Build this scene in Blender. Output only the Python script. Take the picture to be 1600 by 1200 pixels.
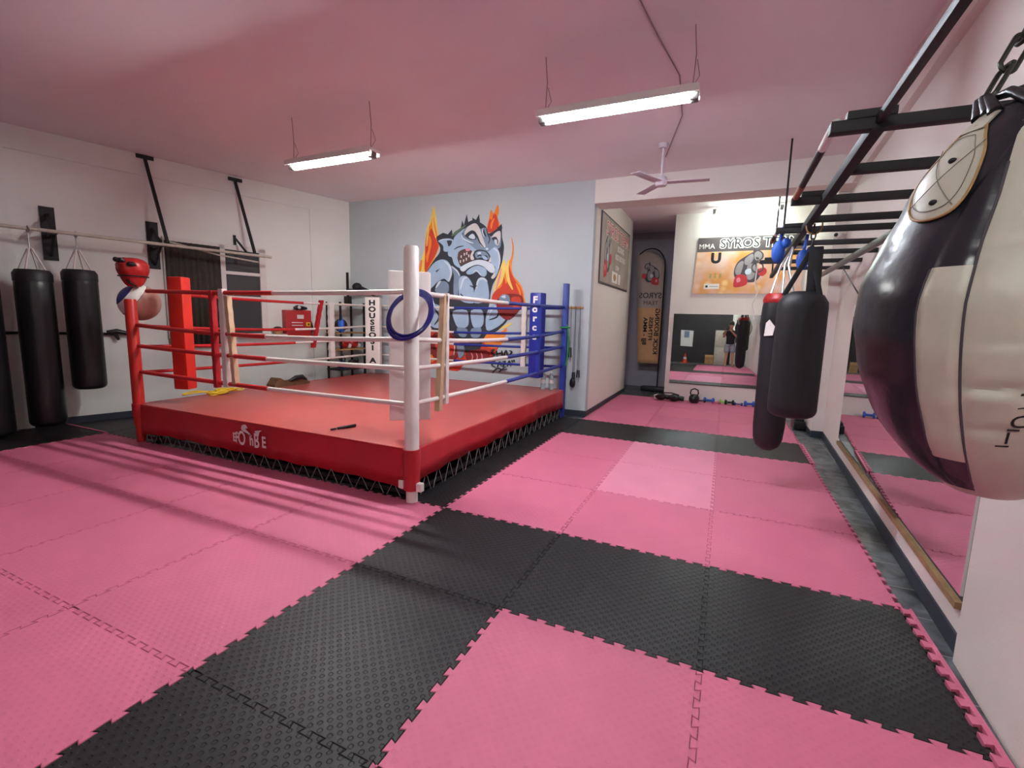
import bpy, bmesh, math, random
import numpy as np
from mathutils import Vector, Matrix
from mathutils.geometry import tessellate_polygon
random.seed(7)
for o in list(bpy.data.objects): bpy.data.objects.remove(o)
SC = bpy.context.scene
COL = SC.collection
PI = math.pi
# ------------------------------------------------------------------ camera
FPX = 727.37627
CA, CB, CC = 0.42498, -0.13647, -0.02611
CAM = np.array([1.99614, -3.08668, 1.5359])
def _rot(a, b, c):
    ca, sa, cb, sb, cc, sc = math.cos(a), math.sin(a), math.cos(b), math.sin(b), math.cos(c), math.sin(c)
    Rz = np.array([[ca, -sa, 0], [sa, ca, 0], [0, 0, 1]]); Rx = np.array([[1, 0, 0], [0, cb, -sb], [0, sb, cb]]); Ry = np.array([[cc, 0, sc], [0, 1, 0], [-sc, 0, cc]])
    return Rz @ Rx @ Ry
RC = _rot(CA, CB, CC)
cam = bpy.data.cameras.new('camera'); camo = bpy.data.objects.new('camera', cam); COL.objects.link(camo)
cam.sensor_fit = 'HORIZONTAL'; cam.sensor_width = 36; cam.lens = FPX / 1600 * 36; cam.clip_start = 0.02
m = Matrix.Identity(4)
for i in range(3):
    m[i][0] = RC[i][0]; m[i][1] = RC[i][2]; m[i][2] = -RC[i][1]; m[i][3] = CAM[i]
camo.matrix_world = m
SC.camera = camo
# ------------------------------------------------------------------ world, exposure
w = bpy.data.worlds.new('world'); SC.world = w; w.use_nodes = True
w.node_tree.nodes['Background'].inputs[0].default_value = (0.02, 0.025, 0.035, 1)
w.node_tree.nodes['Background'].inputs[1].default_value = 0.3
SC.view_settings.view_transform = 'Standard'
try: SC.view_settings.look = 'None'
except Exception: pass
SC.view_settings.exposure = 3.0
SC.view_settings.gamma = 1.0
SC.view_settings.use_curve_mapping = False
TUBE = 34.0          # strength of the fluorescent tubes
# ------------------------------------------------------------------ measuring helpers (points on real planes)
def ray(x, y): return RC @ np.array([(x - 800) / FPX, 1, (600 - y) / FPX])
def at(px, py, ax, v):
    d = ray(px, py); i = 'xyz'.index(ax); t = (v - CAM[i]) / d[i]
    return Vector(CAM + t * d)
WK = math.hypot(1, .275)
def onwall(px, py, off=0.0):
    n = np.array([1, -.275, 0]) / WK; d = ray(px, py); t = ((-5.95 / WK + off) - CAM @ n) / (d @ n)
    return Vector(CAM + t * d)
def wallx(y): return -5.95 + .275 * y
# ------------------------------------------------------------------ materials
def srgb(c):
    return tuple(((v / 255) / 12.92 if v / 255 <= .04045 else ((v / 255 + .055) / 1.055) ** 2.4) for v in c)
MATS = {}
def mat(name, rgb, rough=.6, metal=0, noise=0, nscale=8, bump=0, bscale=60, spec=.5, rand=0, trans=0, emit=0, coat=0):
    if name in MATS: return MATS[name]
    m = bpy.data.materials.new(name); m.use_nodes = True; nt = m.node_tree; N = nt.nodes; Lk = nt.links
    b = N['Principled BSDF']; c = srgb(rgb) + (1,)
    b.inputs['Base Color'].default_value = c; b.inputs['Roughness'].default_value = rough; b.inputs['Metallic'].default_value = metal
    b.inputs['Specular IOR Level'].default_value = spec
    if coat: b.inputs['Coat Weight'].default_value = coat; b.inputs['Coat Roughness'].default_value = .25
    if trans: b.inputs['Transmission Weight'].default_value = trans
    if emit:
        b.inputs['Emission Color'].default_value = c; b.inputs['Emission Strength'].default_value = emit
    tc = N.new('ShaderNodeTexCoord')
    if noise or rand:
        nz = N.new('ShaderNodeTexNoise'); nz.inputs['Scale'].default_value = nscale; nz.inputs['Detail'].default_value = 5
        Lk.new(tc.outputs['Object'], nz.inputs['Vector'])
        hv = N.new('ShaderNodeHueSaturation'); hv.inputs['Color'].default_value = c
        mr = N.new('ShaderNodeMapRange'); mr.inputs['From Min'].default_value = .25; mr.inputs['From Max'].default_value = .75
        mr.inputs['To Min'].default_value = 1 - noise; mr.inputs['To Max'].default_value = 1 + noise
        Lk.new(nz.outputs['Fac'], mr.inputs['Value'])
        if rand:
            oi = N.new('ShaderNodeObjectInfo'); m2 = N.new('ShaderNodeMapRange'); m2.inputs['To Min'].default_value = 1 - rand; m2.inputs['To Max'].default_value = 1 + rand
            Lk.new(oi.outputs['Random'], m2.inputs['Value'])
            mm = N.new('ShaderNodeMath'); mm.operation = 'MULTIPLY'; Lk.new(mr.outputs[0], mm.inputs[0]); Lk.new(m2.outputs[0], mm.inputs[1]); Lk.new(mm.outputs[0], hv.inputs['Value'])
        else: Lk.new(mr.outputs[0], hv.inputs['Value'])
        Lk.new(hv.outputs[0], b.inputs['Base Color'])
    if bump:
        nb = N.new('ShaderNodeTexNoise'); nb.inputs['Scale'].default_value = bscale; nb.inputs['Detail'].default_value = 4
        Lk.new(tc.outputs['Object'], nb.inputs['Vector'])
        bp = N.new('ShaderNodeBump'); bp.inputs['Strength'].default_value = bump; bp.inputs['Distance'].default_value = .01
        Lk.new(nb.outputs['Fac'], bp.inputs['Height']); Lk.new(bp.outputs[0], b.inputs['Normal'])
    MATS[name] = m; return m
def foam(name, rgb, rough, rand, bs, spec=.35, pit=.03):
    """EVA puzzle mat: small moulded pads in offset rows"""
    m = mat(name, rgb, rough, noise=.045, nscale=3.0, rand=rand, spec=spec); nt = m.node_tree; N = nt.nodes; Lk = nt.links
    b = N['Principled BSDF']; tc = N.new('ShaderNodeTexCoord'); sp = N.new('ShaderNodeSeparateXYZ'); Lk.new(tc.outputs['Object'], sp.inputs[0])
    def math_(op, a, c=None, v=None):
        q = N.new('ShaderNodeMath'); q.operation = op; Lk.new(a, q.inputs[0])
        if c is not None: Lk.new(c, q.inputs[1])
        if v is not None: q.inputs[1].default_value = v
        return q.outputs[0]
    sx_ = math_('SINE', math_('MULTIPLY', sp.outputs[0], v=2 * PI / .05)); sy_ = math_('SINE', math_('MULTIPLY', sp.outputs[1], v=2 * PI / .05))
    pr = math_('MULTIPLY', sx_, sy_); mr = N.new('ShaderNodeMapRange'); mr.interpolation_type = 'SMOOTHSTEP'; Lk.new(pr, mr.inputs['Value'])
    mr.inputs['From Min'].default_value = .25; mr.inputs['From Max'].default_value = .6; mr.inputs['To Min'].default_value = 1; mr.inputs['To Max'].default_value = 0
    bp = N.new('ShaderNodeBump'); bp.inputs['Strength'].default_value = bs; bp.inputs['Distance'].default_value = .004
    Lk.new(mr.outputs[0], bp.inputs['Height']); Lk.new(bp.outputs[0], b.inputs['Normal'])
    hv = [n for n in N if n.bl_idname == 'ShaderNodeHueSaturation'][0]; src = hv.inputs['Value'].links[0].from_socket
    dk = N.new('ShaderNodeMapRange'); Lk.new(mr.outputs[0], dk.inputs['Value']); dk.inputs['To Min'].default_value = 1 - pit; dk.inputs['To Max'].default_value = 1
    Lk.new(math_('MULTIPLY', src, dk.outputs[0]), hv.inputs['Value'])
    return m
foam('foam_pink', (207, 109, 139), .62, .035, .2); foam('foam_light_pink', (224, 138, 166), .62, .01, .35); foam('foam_black', (35, 34, 36), .5, .08, .8, .28, .2)
mat('wall_white', (228, 221, 214), .8, noise=.02, nscale=2, bump=.12, bscale=120)
mat('wall_left_paint', (232, 234, 228), .8, noise=.025, nscale=1.5, bump=.12, bscale=120)
mat('wall_gray', (186, 194, 197), .8, noise=.03, nscale=2, bump=.12, bscale=120)
mat('wall_passage_gray', (188, 184, 192), .85, noise=.03)
mat('ceiling_paint', (238, 230, 233), .85, noise=.02, nscale=2)
mat('dark_wall', (42, 40, 42), .7, noise=.2, nscale=3)
mat('baseboard_dark', (46, 54, 66), .5, noise=.15, nscale=4)
mat('black_metal', (22, 23, 26), .6, 0, noise=.15, nscale=20)
mat('grey_metal', (120, 120, 118), .45, .6)
mat('ball_blue', (46, 60, 150), .4, noise=.08); mat('ball_tan', (176, 132, 116), .5, noise=.08)
mat('stitch', (120, 116, 104), .7)
mat('lace_grey', (124, 116, 114), .6)
mat('steel', (170, 170, 170), .3, .9)
mat('chain', (70, 72, 66), .45, .8, noise=.25, nscale=60)
mat('white_paint', (226, 222, 216), .5)
mat('pipe_cream', (190, 182, 168), .5, noise=.15, nscale=14)
mat('rust', (150, 100, 80), .8, noise=.4, nscale=25)
mat('black_leather', (26, 27, 30), .38, noise=.12, nscale=7, bump=.25, bscale=14, spec=.5)
mat('black_bag', (24, 26, 31), .55, noise=.15, nscale=6, bump=.3, bscale=9)
mat('big_bag_black', (32, 33, 42), .3, noise=.1, nscale=5, bump=.55, bscale=8, spec=.55)
mat('big_bag_cream', (196, 192, 178), .42, noise=.03, nscale=5, bump=.7, bscale=6, spec=.4)
mat('ring_red', (178, 32, 40), .4, noise=.08, nscale=3, bump=.2, bscale=5)
mat('ring_canvas', (178, 82, 78), .33, noise=.07, nscale=2.5, bump=.12, bscale=6, spec=.5)
mat('pad_red', (200, 44, 32), .4, noise=.06, bump=.3, bscale=12)
mat('rope_red', (186, 30, 34), .4); mat('rope_white', (224, 214, 206), .4, noise=.05); mat('rope_blue', (28, 46, 140), .4)
mat('post_red', (186, 34, 26), .4); mat('post_white', (234, 226, 220), .4, noise=.03); mat('post_blue', (26, 52, 140), .45, noise=.1)
mat('pad_white', (232, 224, 218), .45, noise=.03, nscale=5, bump=.25, bscale=8); mat('pad_blue', (28, 44, 150), .4, bump=.2, bscale=9)
mat('tape_white', (220, 212, 206), .7); mat('tape_tan', (196, 168, 136), .7, noise=.1); mat('tape_red', (170, 20, 30), .6)
mat('tube_blue', (14, 18, 120), .2, spec=.7, coat=.5)
mat('wood', (178, 140, 92), .6, noise=.25, nscale=10); mat('brown', (96, 70, 44), .7, noise=.25, nscale=10)
mat('yellow', (226, 190, 30), .5); mat('green', (26, 140, 74), .4); mat('orange', (226, 96, 34), .5)
mat('blue_soft', (40, 92, 190), .5, noise=.1); mat('red_gloss', (190, 28, 26), .25, noise=.15, nscale=20)
mat('paper', (226, 226, 222), .7); mat('text_black', (24, 24, 26), .7); mat('text_red', (196, 44, 52), .7); mat('text_white', (236, 232, 226), .7)
mat('curtain', (64, 58, 52), .85, noise=.2, nscale=12); mat('night_glass', (70, 74, 74), .15, spec=.6)
mat('skin', (190, 140, 112), .55); mat('hair', (60, 44, 34), .7); mat('shirt_black', (22, 22, 26), .8); mat('shorts_grey', (150, 156, 166), .8)
mat('plastic_clear', (235, 240, 245), .08, trans=.93); mat('lime', (140, 210, 80), .5); mat('navy', (24, 56, 120), .4)
mat('box_red', (184, 40, 44), .45, noise=.05); mat('fan_white', (208, 196, 204), .5); mat('cable', (150, 130, 136), .6)
mat('tube_glow', (236, 244, 255), .3, emit=TUBE)
mat('tube_glow_rear', (240, 244, 240), .3, emit=TUBE * .72)
mat('tube_glow_left', (244, 246, 246), .3, emit=TUBE * 1.4)
mat('tube_glow_far', (236, 255, 246), .3, emit=11)
mat('mirror', (214, 220, 218), .015, metal=1.0)
mat('wood_strip', (156, 128, 88), .6, noise=.25, nscale=16)
mat('banner_dark', (92, 84, 84), .5); mat('print_dog', (156, 150, 152), .6, noise=.1, nscale=20); mat('print_dark', (76, 70, 76), .6)
mat('print_red', (196, 50, 56), .6, noise=.15, nscale=12); mat('flag_cloth', (186, 172, 160), .8, noise=.05); mat('flag_orange', (224, 176, 128), .8, noise=.08)
mat('glove_red', (170, 30, 30), .4); mat('cone_orange', (226, 70, 36), .5)
# bokeh print for the long banner
bm_ = mat('banner_orange', (226, 160, 92), .5); nt = bm_.node_tree
vo = nt.nodes.new('ShaderNodeTexVoronoi'); vo.inputs['Scale'].default_value = 4.5; vo.feature = 'F1'
vn = nt.nodes.new('ShaderNodeTexNoise'); vn.inputs['Scale'].default_value = 2.2
tc = nt.nodes.new('ShaderNodeTexCoord'); nt.links.new(tc.outputs['Object'], vo.inputs['Vector']); nt.links.new(tc.outputs['Object'], vn.inputs['Vector'])
cr = nt.nodes.new('ShaderNodeValToRGB'); cr.color_ramp.elements[0].position = .12; cr.color_ramp.elements[0].color = srgb((246, 206, 140)) + (1,)
cr.color_ramp.elements[1].position = .34; cr.color_ramp.elements[1].color = srgb((226, 158, 82)) + (1,)
nt.links.new(vo.outputs['Distance'], cr.inputs[0])
c2 = nt.nodes.new('ShaderNodeValToRGB'); c2.color_ramp.elements[0].position = .4; c2.color_ramp.elements[0].color = (0, 0, 0, 1); c2.color_ramp.elements[1].position = .62; c2.color_ramp.elements[1].color = (1, 1, 1, 1)
nt.links.new(vn.outputs['Fac'], c2.inputs[0])
mx = nt.nodes.new('ShaderNodeMixRGB'); mx.inputs[2].default_value = srgb((226, 196, 184)) + (1,)
nt.links.new(c2.outputs[0], mx.inputs[0]); nt.links.new(cr.outputs[0], mx.inputs[1]); nt.links.new(mx.outputs[0], nt.nodes['Principled BSDF'].inputs['Base Color'])
# stained stone-tile floor
fm = mat('floor_tile', (74, 80, 84), .4, noise=.0); nt = fm.node_tree
tc = nt.nodes.new('ShaderNodeTexCoord'); n1 = nt.nodes.new('ShaderNodeTexNoise'); n1.inputs['Scale'].default_value = 5; n1.inputs['Detail'].default_value = 8; n1.inputs['Distortion'].default_value = 1.2
nt.links.new(tc.outputs['Object'], n1.inputs['Vector'])
r1 = nt.nodes.new('ShaderNodeValToRGB'); r1.color_ramp.elements[0].position = .3; r1.color_ramp.elements[0].color = srgb((34, 38, 42)) + (1,)
r1.color_ramp.elements[1].position = .72; r1.color_ramp.elements[1].color = srgb((122, 130, 134)) + (1,)
nt.links.new(n1.outputs['Fac'], r1.inputs[0])
bk = nt.nodes.new('ShaderNodeTexBrick'); bk.offset = 0; bk.inputs['Scale'].default_value = 1; bk.inputs['Brick Width'].default_value = .33; bk.inputs['Row Height'].default_value = .33
bk.inputs['Mortar Size'].default_value = .004; bk.inputs['Mortar'].default_value = srgb((150, 152, 150)) + (1,)
nt.links.new(tc.outputs['Object'], bk.inputs['Vector']); nt.links.new(r1.outputs[0], bk.inputs['Color1']); nt.links.new(r1.outputs[0], bk.inputs['Color2'])
nt.links.new(bk.outputs['Color'], nt.nodes['Principled BSDF'].inputs['Base Color'])
# ------------------------------------------------------------------ mesh builder
class MB:
    def __init__(s): s.v = []; s.f = []; s.m = []; s.mats = []; s.sm = []
    def mi(s, name):
        if name not in s.mats: s.mats.append(name)
        return s.mats.index(name)
    def add(s, vs, fs, mt, smooth=False):
        k = len(s.v); s.v += [Vector(v) for v in vs]; i = s.mi(mt)
        for f in fs: s.f.append([k + a for a in f]); s.m.append(i); s.sm.append(smooth)
        return s
    def box(s, c, d, mt, M=None, bev=0):
        bm = bmesh.new(); bmesh.ops.create_cube(bm, size=1)
        bmesh.ops.scale(bm, vec=d, verts=bm.verts)
        if bev: bmesh.ops.bevel(bm, geom=bm.edges[:], offset=bev, segments=2, affect='EDGES', profile=.6)
        T = Matrix.Translation(c) @ (M.to_4x4() if M else Matrix.Identity(4))
        bm.transform(T); bm.verts.index_update()
        s.add([v.co.copy() for v in bm.verts], [[v.index for v in f.verts] for f in bm.faces], mt, bool(bev)); bm.free(); return s
    def bar(s, a, b, wd, ht, mt, up=(0, 0, 1), bev=.002):
        a = Vector(a); b = Vector(b); d = (b - a); L = d.length; z = d.normalized(); u = Vector(up)
        if abs(z.dot(u)) > .98: u = Vector((0, 1, 0))
        x = u.cross(z).normalized(); y = z.cross(x)
        return s.box((a + b) / 2, (wd, ht, L), mt, Matrix((x, y, z)).transposed(), bev)
    def tube(s, path, r, mt, n=10, closed=False, caps=True):
        P = [Vector(p) for p in path]; N = len(P); rings = []; R = r if isinstance(r, (list, tuple)) else [r] * N
        up = None; vs = []; fs = []
        for i, p in enumerate(P):
            if closed: t = (P[(i + 1) % N] - P[i - 1])
            else: t = P[min(i + 1, N - 1)] - P[max(i - 1, 0)]
            t = t.normalized() if t.length > 1e-9 else Vector((0, 0, 1))
            if up is None:
                a = Vector((0, 0, 1)) if abs(t.z) < .9 else Vector((1, 0, 0)); up = t.cross(a).normalized()
            up = (up - t * up.dot(t)); up = up.normalized() if up.length > 1e-6 else t.orthogonal().normalized()
            w_ = t.cross(up)
            for k in range(n):
                an = 2 * PI * k / n; vs.append(p + (up * math.cos(an) + w_ * math.sin(an)) * R[i])
        M_ = N if closed else N - 1
        for i in range(M_):
            j = (i + 1) % N
            for k in range(n):
                l = (k + 1) % n; fs.append([i * n + k, i * n + l, j * n + l, j * n + k])
        if caps and not closed:
            fs.append(list(range(n))[::-1]); fs.append([(N - 1) * n + k for k in range(n)])
        return s.add(vs, fs, mt, True)
    def lathe(s, prof, c, mt, n=32, M=None, sx=1, sy=1):
        vs = []; fs = []; c = Vector(c)
        for r, z in prof:
            for k in range(n):
                a = 2 * PI * k / n; v = Vector((math.cos(a) * r * sx, math.sin(a) * r * sy, z))
                if M: v = M @ v
                vs.append(v + c)
        for i in range(len(prof) - 1):
            for k in range(n):
                l = (k + 1) % n; fs.append([i * n + k, i * n + l, (i + 1) * n + l, (i + 1) * n + k])
        if prof[0][0] > 1e-4: fs.append(list(range(n))[::-1])
        if prof[-1][0] > 1e-4: fs.append([(len(prof) - 1) * n + k for k in range(n)])
        return s.add(vs, fs, mt, True)
    def ball(s, c, r, mt, sx=1, sy=1, sz=1, n=20, M=None):
        pr_ = [(max(1e-5, math.sin(PI * i / 12)) * r, -math.cos(PI * i / 12) * r * sz) for i in range(13)]
        return s.lathe(pr_, c, mt, n, M, sx, sy)
    def torus(s, c, R, r, mt, M=None, n=40, m_=10, sx=1, sy=1):
        M = M or Matrix.Identity(3); c = Vector(c)
        return s.tube([c + M @ Vector((math.cos(2 * PI * i / n) * R * sx, math.sin(2 * PI * i / n) * R * sy, 0)) for i in range(n)], r, mt, m_, True)
    def prism(s, poly, f0, mt, h0, h1, mt_side=None):
        """poly: 2D points, f0: maps (u,v,h)->3D"""
        n = len(poly); vs = [f0(u, v, h0) for u, v in poly] + [f0(u, v, h1) for u, v in poly]
        ar = sum(poly[i - 1][0] * poly[i][1] - poly[i][0] * poly[i - 1][1] for i in range(n))
        if ar < 0: poly = poly[::-1]; vs = [f0(u, v, h0) for u, v in poly] + [f0(u, v, h1) for u, v in poly]
        tri = [list(t) for t in tessellate_polygon([[Vector((u, v, 0)) for u, v in poly]])]
        s.add(vs, [[a + n for a in t] for t in tri] + [t[::-1] for t in tri], mt)
        k = len(s.v) - 2 * n; i_ = s.mi(mt_side or mt)
        for a in range(n):
            b = (a + 1) % n; s.f.append([k + a, k + b, k + n + b, k + n + a]); s.m.append(i_); s.sm.append(False)
        return s
    def text(s, txt, f0, mt, size, h=.001, extr=.001, align='CENTER', shear=0, sx=1, bold=0):
        cu = bpy.data.curves.new('t', 'FONT'); cu.body = txt; cu.size = size; cu.align_x = align; cu.align_y = 'CENTER'; cu.resolution_u = 3; cu.shear = shear
        cu.offset = bold
        ob = bpy.data.objects.new('t', cu); COL.objects.link(ob); dg = bpy.context.evaluated_depsgraph_get(); dg.update()
        me = bpy.data.meshes.new_from_object(ob.evaluated_get(dg)); k = [f0(v.co.x * sx, v.co.y, h) for v in me.vertices]
        s.add(k, [list(p.vertices) for p in me.polygons], mt)
        bpy.data.objects.remove(ob); bpy.data.curves.remove(cu); bpy.data.meshes.remove(me); return s
    def build(s, name, parent=None, loc=None):
        me = bpy.data.meshes.new(name); o = Vector(loc) if loc is not None else (parent_loc(parent) if parent else Vector((0, 0, 0)))
        me.from_pydata([tuple(v - o) for v in s.v], [], s.f)
        for n in s.mats: me.materials.append(MATS[n])
        me.polygons.foreach_set('material_index', s.m); me.polygons.foreach_set('use_smooth', s.sm)
        me.validate(); me.update()
        bm = bmesh.new(); bm.from_mesh(me); bmesh.ops.recalc_face_normals(bm, faces=bm.faces[:])
        for e in bm.edges:
            if len(e.link_faces) == 2 and e.calc_face_angle(0) > .7: e.smooth = False
        bm.to_mesh(me); bm.free()
        ob = bpy.data.objects.new(name, me); COL.objects.link(ob)
        if parent: ob.parent = parent
        elif loc is not None: ob.location = loc
        return ob
def parent_loc(p):
    l = Vector((0, 0, 0))
    while p: l += p.location; p = p.parent
    return l
def thing(name, label, cat, loc=(0, 0, 0), group=None):
    o = bpy.data.objects.new(name, None); COL.objects.link(o); o.location = loc; o.empty_display_size = .1
    o['label'] = label; o['category'] = cat
    if group: o['group'] = group
    return o
def tag(o, label, cat, group=None):
    o['label'] = label; o['category'] = cat
    if group: o['group'] = group
    return o
def struct(mb, name):
    o = mb.build(name); o['kind'] = 'structure'; return o
def copy_tree(o, parent=None):
    c = o.copy(); COL.objects.link(c)
    if parent: c.parent = parent
    for ch in [x for x in bpy.data.objects if x.parent == o]: copy_tree(ch, c)
    return c
def spl(pts, k=4, closed=True):
    """Catmull-Rom through 2D points"""
    n = len(pts); out = []
    for i in range(n if closed else n - 1):
        p0, p1, p2, p3 = [pts[(i + j) % n] if closed else pts[min(max(i + j, 0), n - 1)] for j in (-1, 0, 1, 2)]
        for q in range(k):
            t = q / k
            out.append(tuple(.5 * ((2 * p1[a]) + (-p0[a] + p2[a]) * t + (2 * p0[a] - 5 * p1[a] + 4 * p2[a] - p3[a]) * t * t + (-p0[a] + 3 * p1[a] - 3 * p2[a] + p3[a]) * t ** 3) for a in range(len(p1))))
    if not closed: out.append(tuple(pts[-1]))
    return out
def plane(o, u, v):
    o = Vector(o); u = Vector(u).normalized(); v = Vector(v).normalized(); n = u.cross(v)
    return lambda a, b, h=0: o + u * a + v * b + n * h
# ------------------------------------------------------------------ the room
H = 3.7
def YM(x): return 4.25 + .0325 * x
def XR(y): return 3.14 + .046 * (y + .35)
S = MB(); S.box((-2, .5, -.072), (13, 19, .1), 'floor_tile'); struct(S, 'floor')
S = MB(); S.box((-2, .5, H + .05), (13, 19, .1), 'ceiling_paint'); struct(S, 'ceiling')
# left wall, leaning line in plan, with frieze beam and corner column
S = MB(); ya, yb = -6.2, 4.11
def wl(y, off, z): return Vector((wallx(y), y, z)) + Vector((1, -.275, 0)) / WK * off
def slab(S, y0, y1, o0, o1, z0, z1, mt):
    vs = [wl(y, o, z) for z in (z0, z1) for (y, o) in ((y0, o0), (y1, o0), (y1, o1), (y0, o1))]
    S.add(vs, [[0, 1, 2, 3], [4, 5, 6, 7], [0, 1, 5, 4], [1, 2, 6, 5], [2, 3, 7, 6], [3, 0, 4, 7]], mt)
slab(S, ya, 4.3, 0, -.2, -.02, H, 'wall_left_paint'); struct(S, 'wall_left')
S = MB(); slab(S, ya, 4.2, .025, 0, 3.42, H, 'wall_left_paint'); slab(S, 3.34, 4.2, .025, 0, 0, 3.42, 'wall_left_paint'); slab(S, -.75, -.28, .025, 0, 0, 3.42, 'wall_left_paint'); struct(S, 'trim_1')
S = MB(); slab(S, ya, 4.1, .012, 0, -.01, .09, 'baseboard_dark'); struct(S, 'baseboard_left')
# mural wall
S = MB()
def yslab(S, x0, x1, y0f, th, z0, z1, mt):
    vs = [Vector((x, y0f(x) + t, z)) for z in (z0, z1) for (x, t) in ((x0, 0), (x1, 0), (x1, th), (x0, th))]
    S.add(vs, [[0, 1, 2, 3], [4, 5, 6, 7], [0, 1, 5, 4], [1, 2, 6, 5], [2, 3, 7, 6], [3, 0, 4, 7]], mt)
yslab(S, -5.0, 0, YM, .15, -.02, H, 'wall_gray'); struct(S, 'wall_back')
S = MB(); yslab(S, -4.85, .012, lambda x: YM(x) - .012, .0115, -.01, .09, 'baseboard_dark'); S.box((.006, 5.85, .04), (.011, 3.2, .08), 'baseboard_dark'); struct(S, 'baseboard_back')
S = MB(); S.box((-.076, 5.94, 1.85), (.15, 3.1, 3.74), 'wall_white'); struct(S, 'wall_passage')
S = MB(); S.box((1.75, 4.45, 3.53), (3.5, .42, .36), 'wall_white'); struct(S, 'trim_2')          # cross beam
S = MB()
vs = [(XR(-6.2) - .0, -6.2, 3.36), (XR(-6.2) + .3, -6.2, 3.36), (XR(4.24) + .3, 4.24, 3.36), (XR(4.24) - .0, 4.24, 3.36)]
vs = [(XR(-6.2) - .06, -6.2, 3.36), (XR(-6.2) + .3, -6.2, 3.36), (XR(4.24) + .3, 4.24, 3.36), (XR(4.24) - .06, 4.24, 3.36)]
S.add(vs + [(a, b, 3.72) for a, b, c in vs], [[0, 1, 2, 3], [4, 5, 6, 7], [0, 1, 5, 4], [1, 2, 6, 5], [2, 3, 7, 6], [3, 0, 4, 7]], 'wall_white'); struct(S, 'trim_3')   # beam along the right wall
# far wall that carries the mirror, gray alcove left of it
S = MB(); S.box((2.3, 7.08, 1.85), (2.76, .12, 3.74), 'wall_white'); struct(S, 'wall_far')
S = MB(); S.box((.4, 8.85, 1.85), (1.6, .1, 3.74), 'wall_passage_gray'); S.box((.98, 8.0, 1.85), (.1, 1.7, 3.74), 'wall_passage_gray'); S.box((-.35, 8.2, 1.85), (.1, 1.4, 3.74), 'wall_passage_gray'); S.box((-.2, 7.5, 1.85), (.25, .06, 3.74), 'wall_passage_gray'); struct(S, 'wall_passage_end')
# right wall
S = MB()
def xslab(S, y0, y1, off, th, z0, z1, mt):
    vs = [Vector((XR(y) + off + t, y, z)) for z in (z0, z1) for (y, t) in ((y0, 0), (y1, 0), (y1, th), (y0, th))]
    S.add(vs, [[0, 1, 2, 3], [4, 5, 6, 7], [0, 1, 5, 4], [1, 2, 6, 5], [2, 3, 7, 6], [3, 0, 4, 7]], mt)
xslab(S, -6.2, 4.7, 0, .2, -.02, 3.5, 'wall_white'); struct(S, 'wall_right')
S = MB(); S.box((3.38, 5.9, 1.85), (.3, 2.44, 3.74), 'wall_white'); struct(S, 'trim_4')          # pillar and wall beyond it
S = MB(); xslab(S, -6.2, -.36, -.035, .034, -.02, 3.5, 'wall_white'); struct(S, 'trim_5')
S = MB(); xslab(S, -.355, 4.68, -.012, .0115, -.02, .075, 'baseboard_dark'); S.box((3.3, 4.67, .027), (.15, .012, .095), 'baseboard_dark'); S.box((3.225, 5.8, .02), (.011, 2.2, .08), 'baseboard_dark'); struct(S, 'baseboard_right')
S = MB(); S.box((-1.6, -5.75, 1.85), (11.5, .1, 3.74), 'dark_wall'); struct(S, 'wall_rear')
# window in the left wall with glass, frame
P = plane(wl(1.85, .0, 0), (.275, 1, 0), (0, 0, 1))   # u along the wall away from the camera, v up, h = -n? fixed below
nW = Vector((1, -.275, 0)) / WK; uW = Vector((.275, 1, 0)) / WK
def FW(y0): return lambda a, b, h=0: wl(y0, 0, 0) + uW * a + Vector((0, 0, b)) + nW * h
F = FW(1.19)
S = MB()
def fbox(S, F, a0, a1, b0, b1, h0, h1, mt): S.prism([(a0, b0), (a1, b0), (a1, b1), (a0, b1)], F, mt, h0, h1)
W1 = 1.42
for a0, a1, b0, b1 in ((-.02, W1, 2.54, 2.62), (-.02, .05, 1.15, 2.6), (W1 - .1, W1, 1.15, 2.6), (.72, .80, 1.15, 2.6), (-.02, W1, 1.13, 1.2), (.8, W1 - .08, 2.15, 2.2), (.8, W1 - .08, 1.76, 1.81)):
    fbox(S, F, a0, a1, b0, b1, 0, .045, 'white_paint')
S.build('window_frame_tmp')
wobj = bpy.data.objects['window_frame_tmp']; wobj.name = 'window_1'; wobj['kind'] = 'structure'
S = MB(); fbox(S, F, .0, W1 - .05, 1.17, 2.58, .002, .012, 'night_glass'); g = S.build('glass', wobj)
# curtain
S = MB(); n = 60; vs = []; fs = []
for i in range(n + 1):
    a = .0 + .72 * i / n; h = .068 + .012 * math.sin(i * .95) + .006 * math.sin(i * 2.3)
    vs += [F(a, 2.56, h), F(a, 1.0, h + .01)]
    if i: k = 2 * i; fs.append([k - 2, k - 1, k + 1, k])
S.add(vs, fs, 'curtain', True); c = tag(S.build('curtain'), 'dark brown pleated curtain covering the left half of the window', 'curtain')
sm = c.modifiers.new('s', 'SOLIDIFY'); sm.thickness = .004
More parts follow.
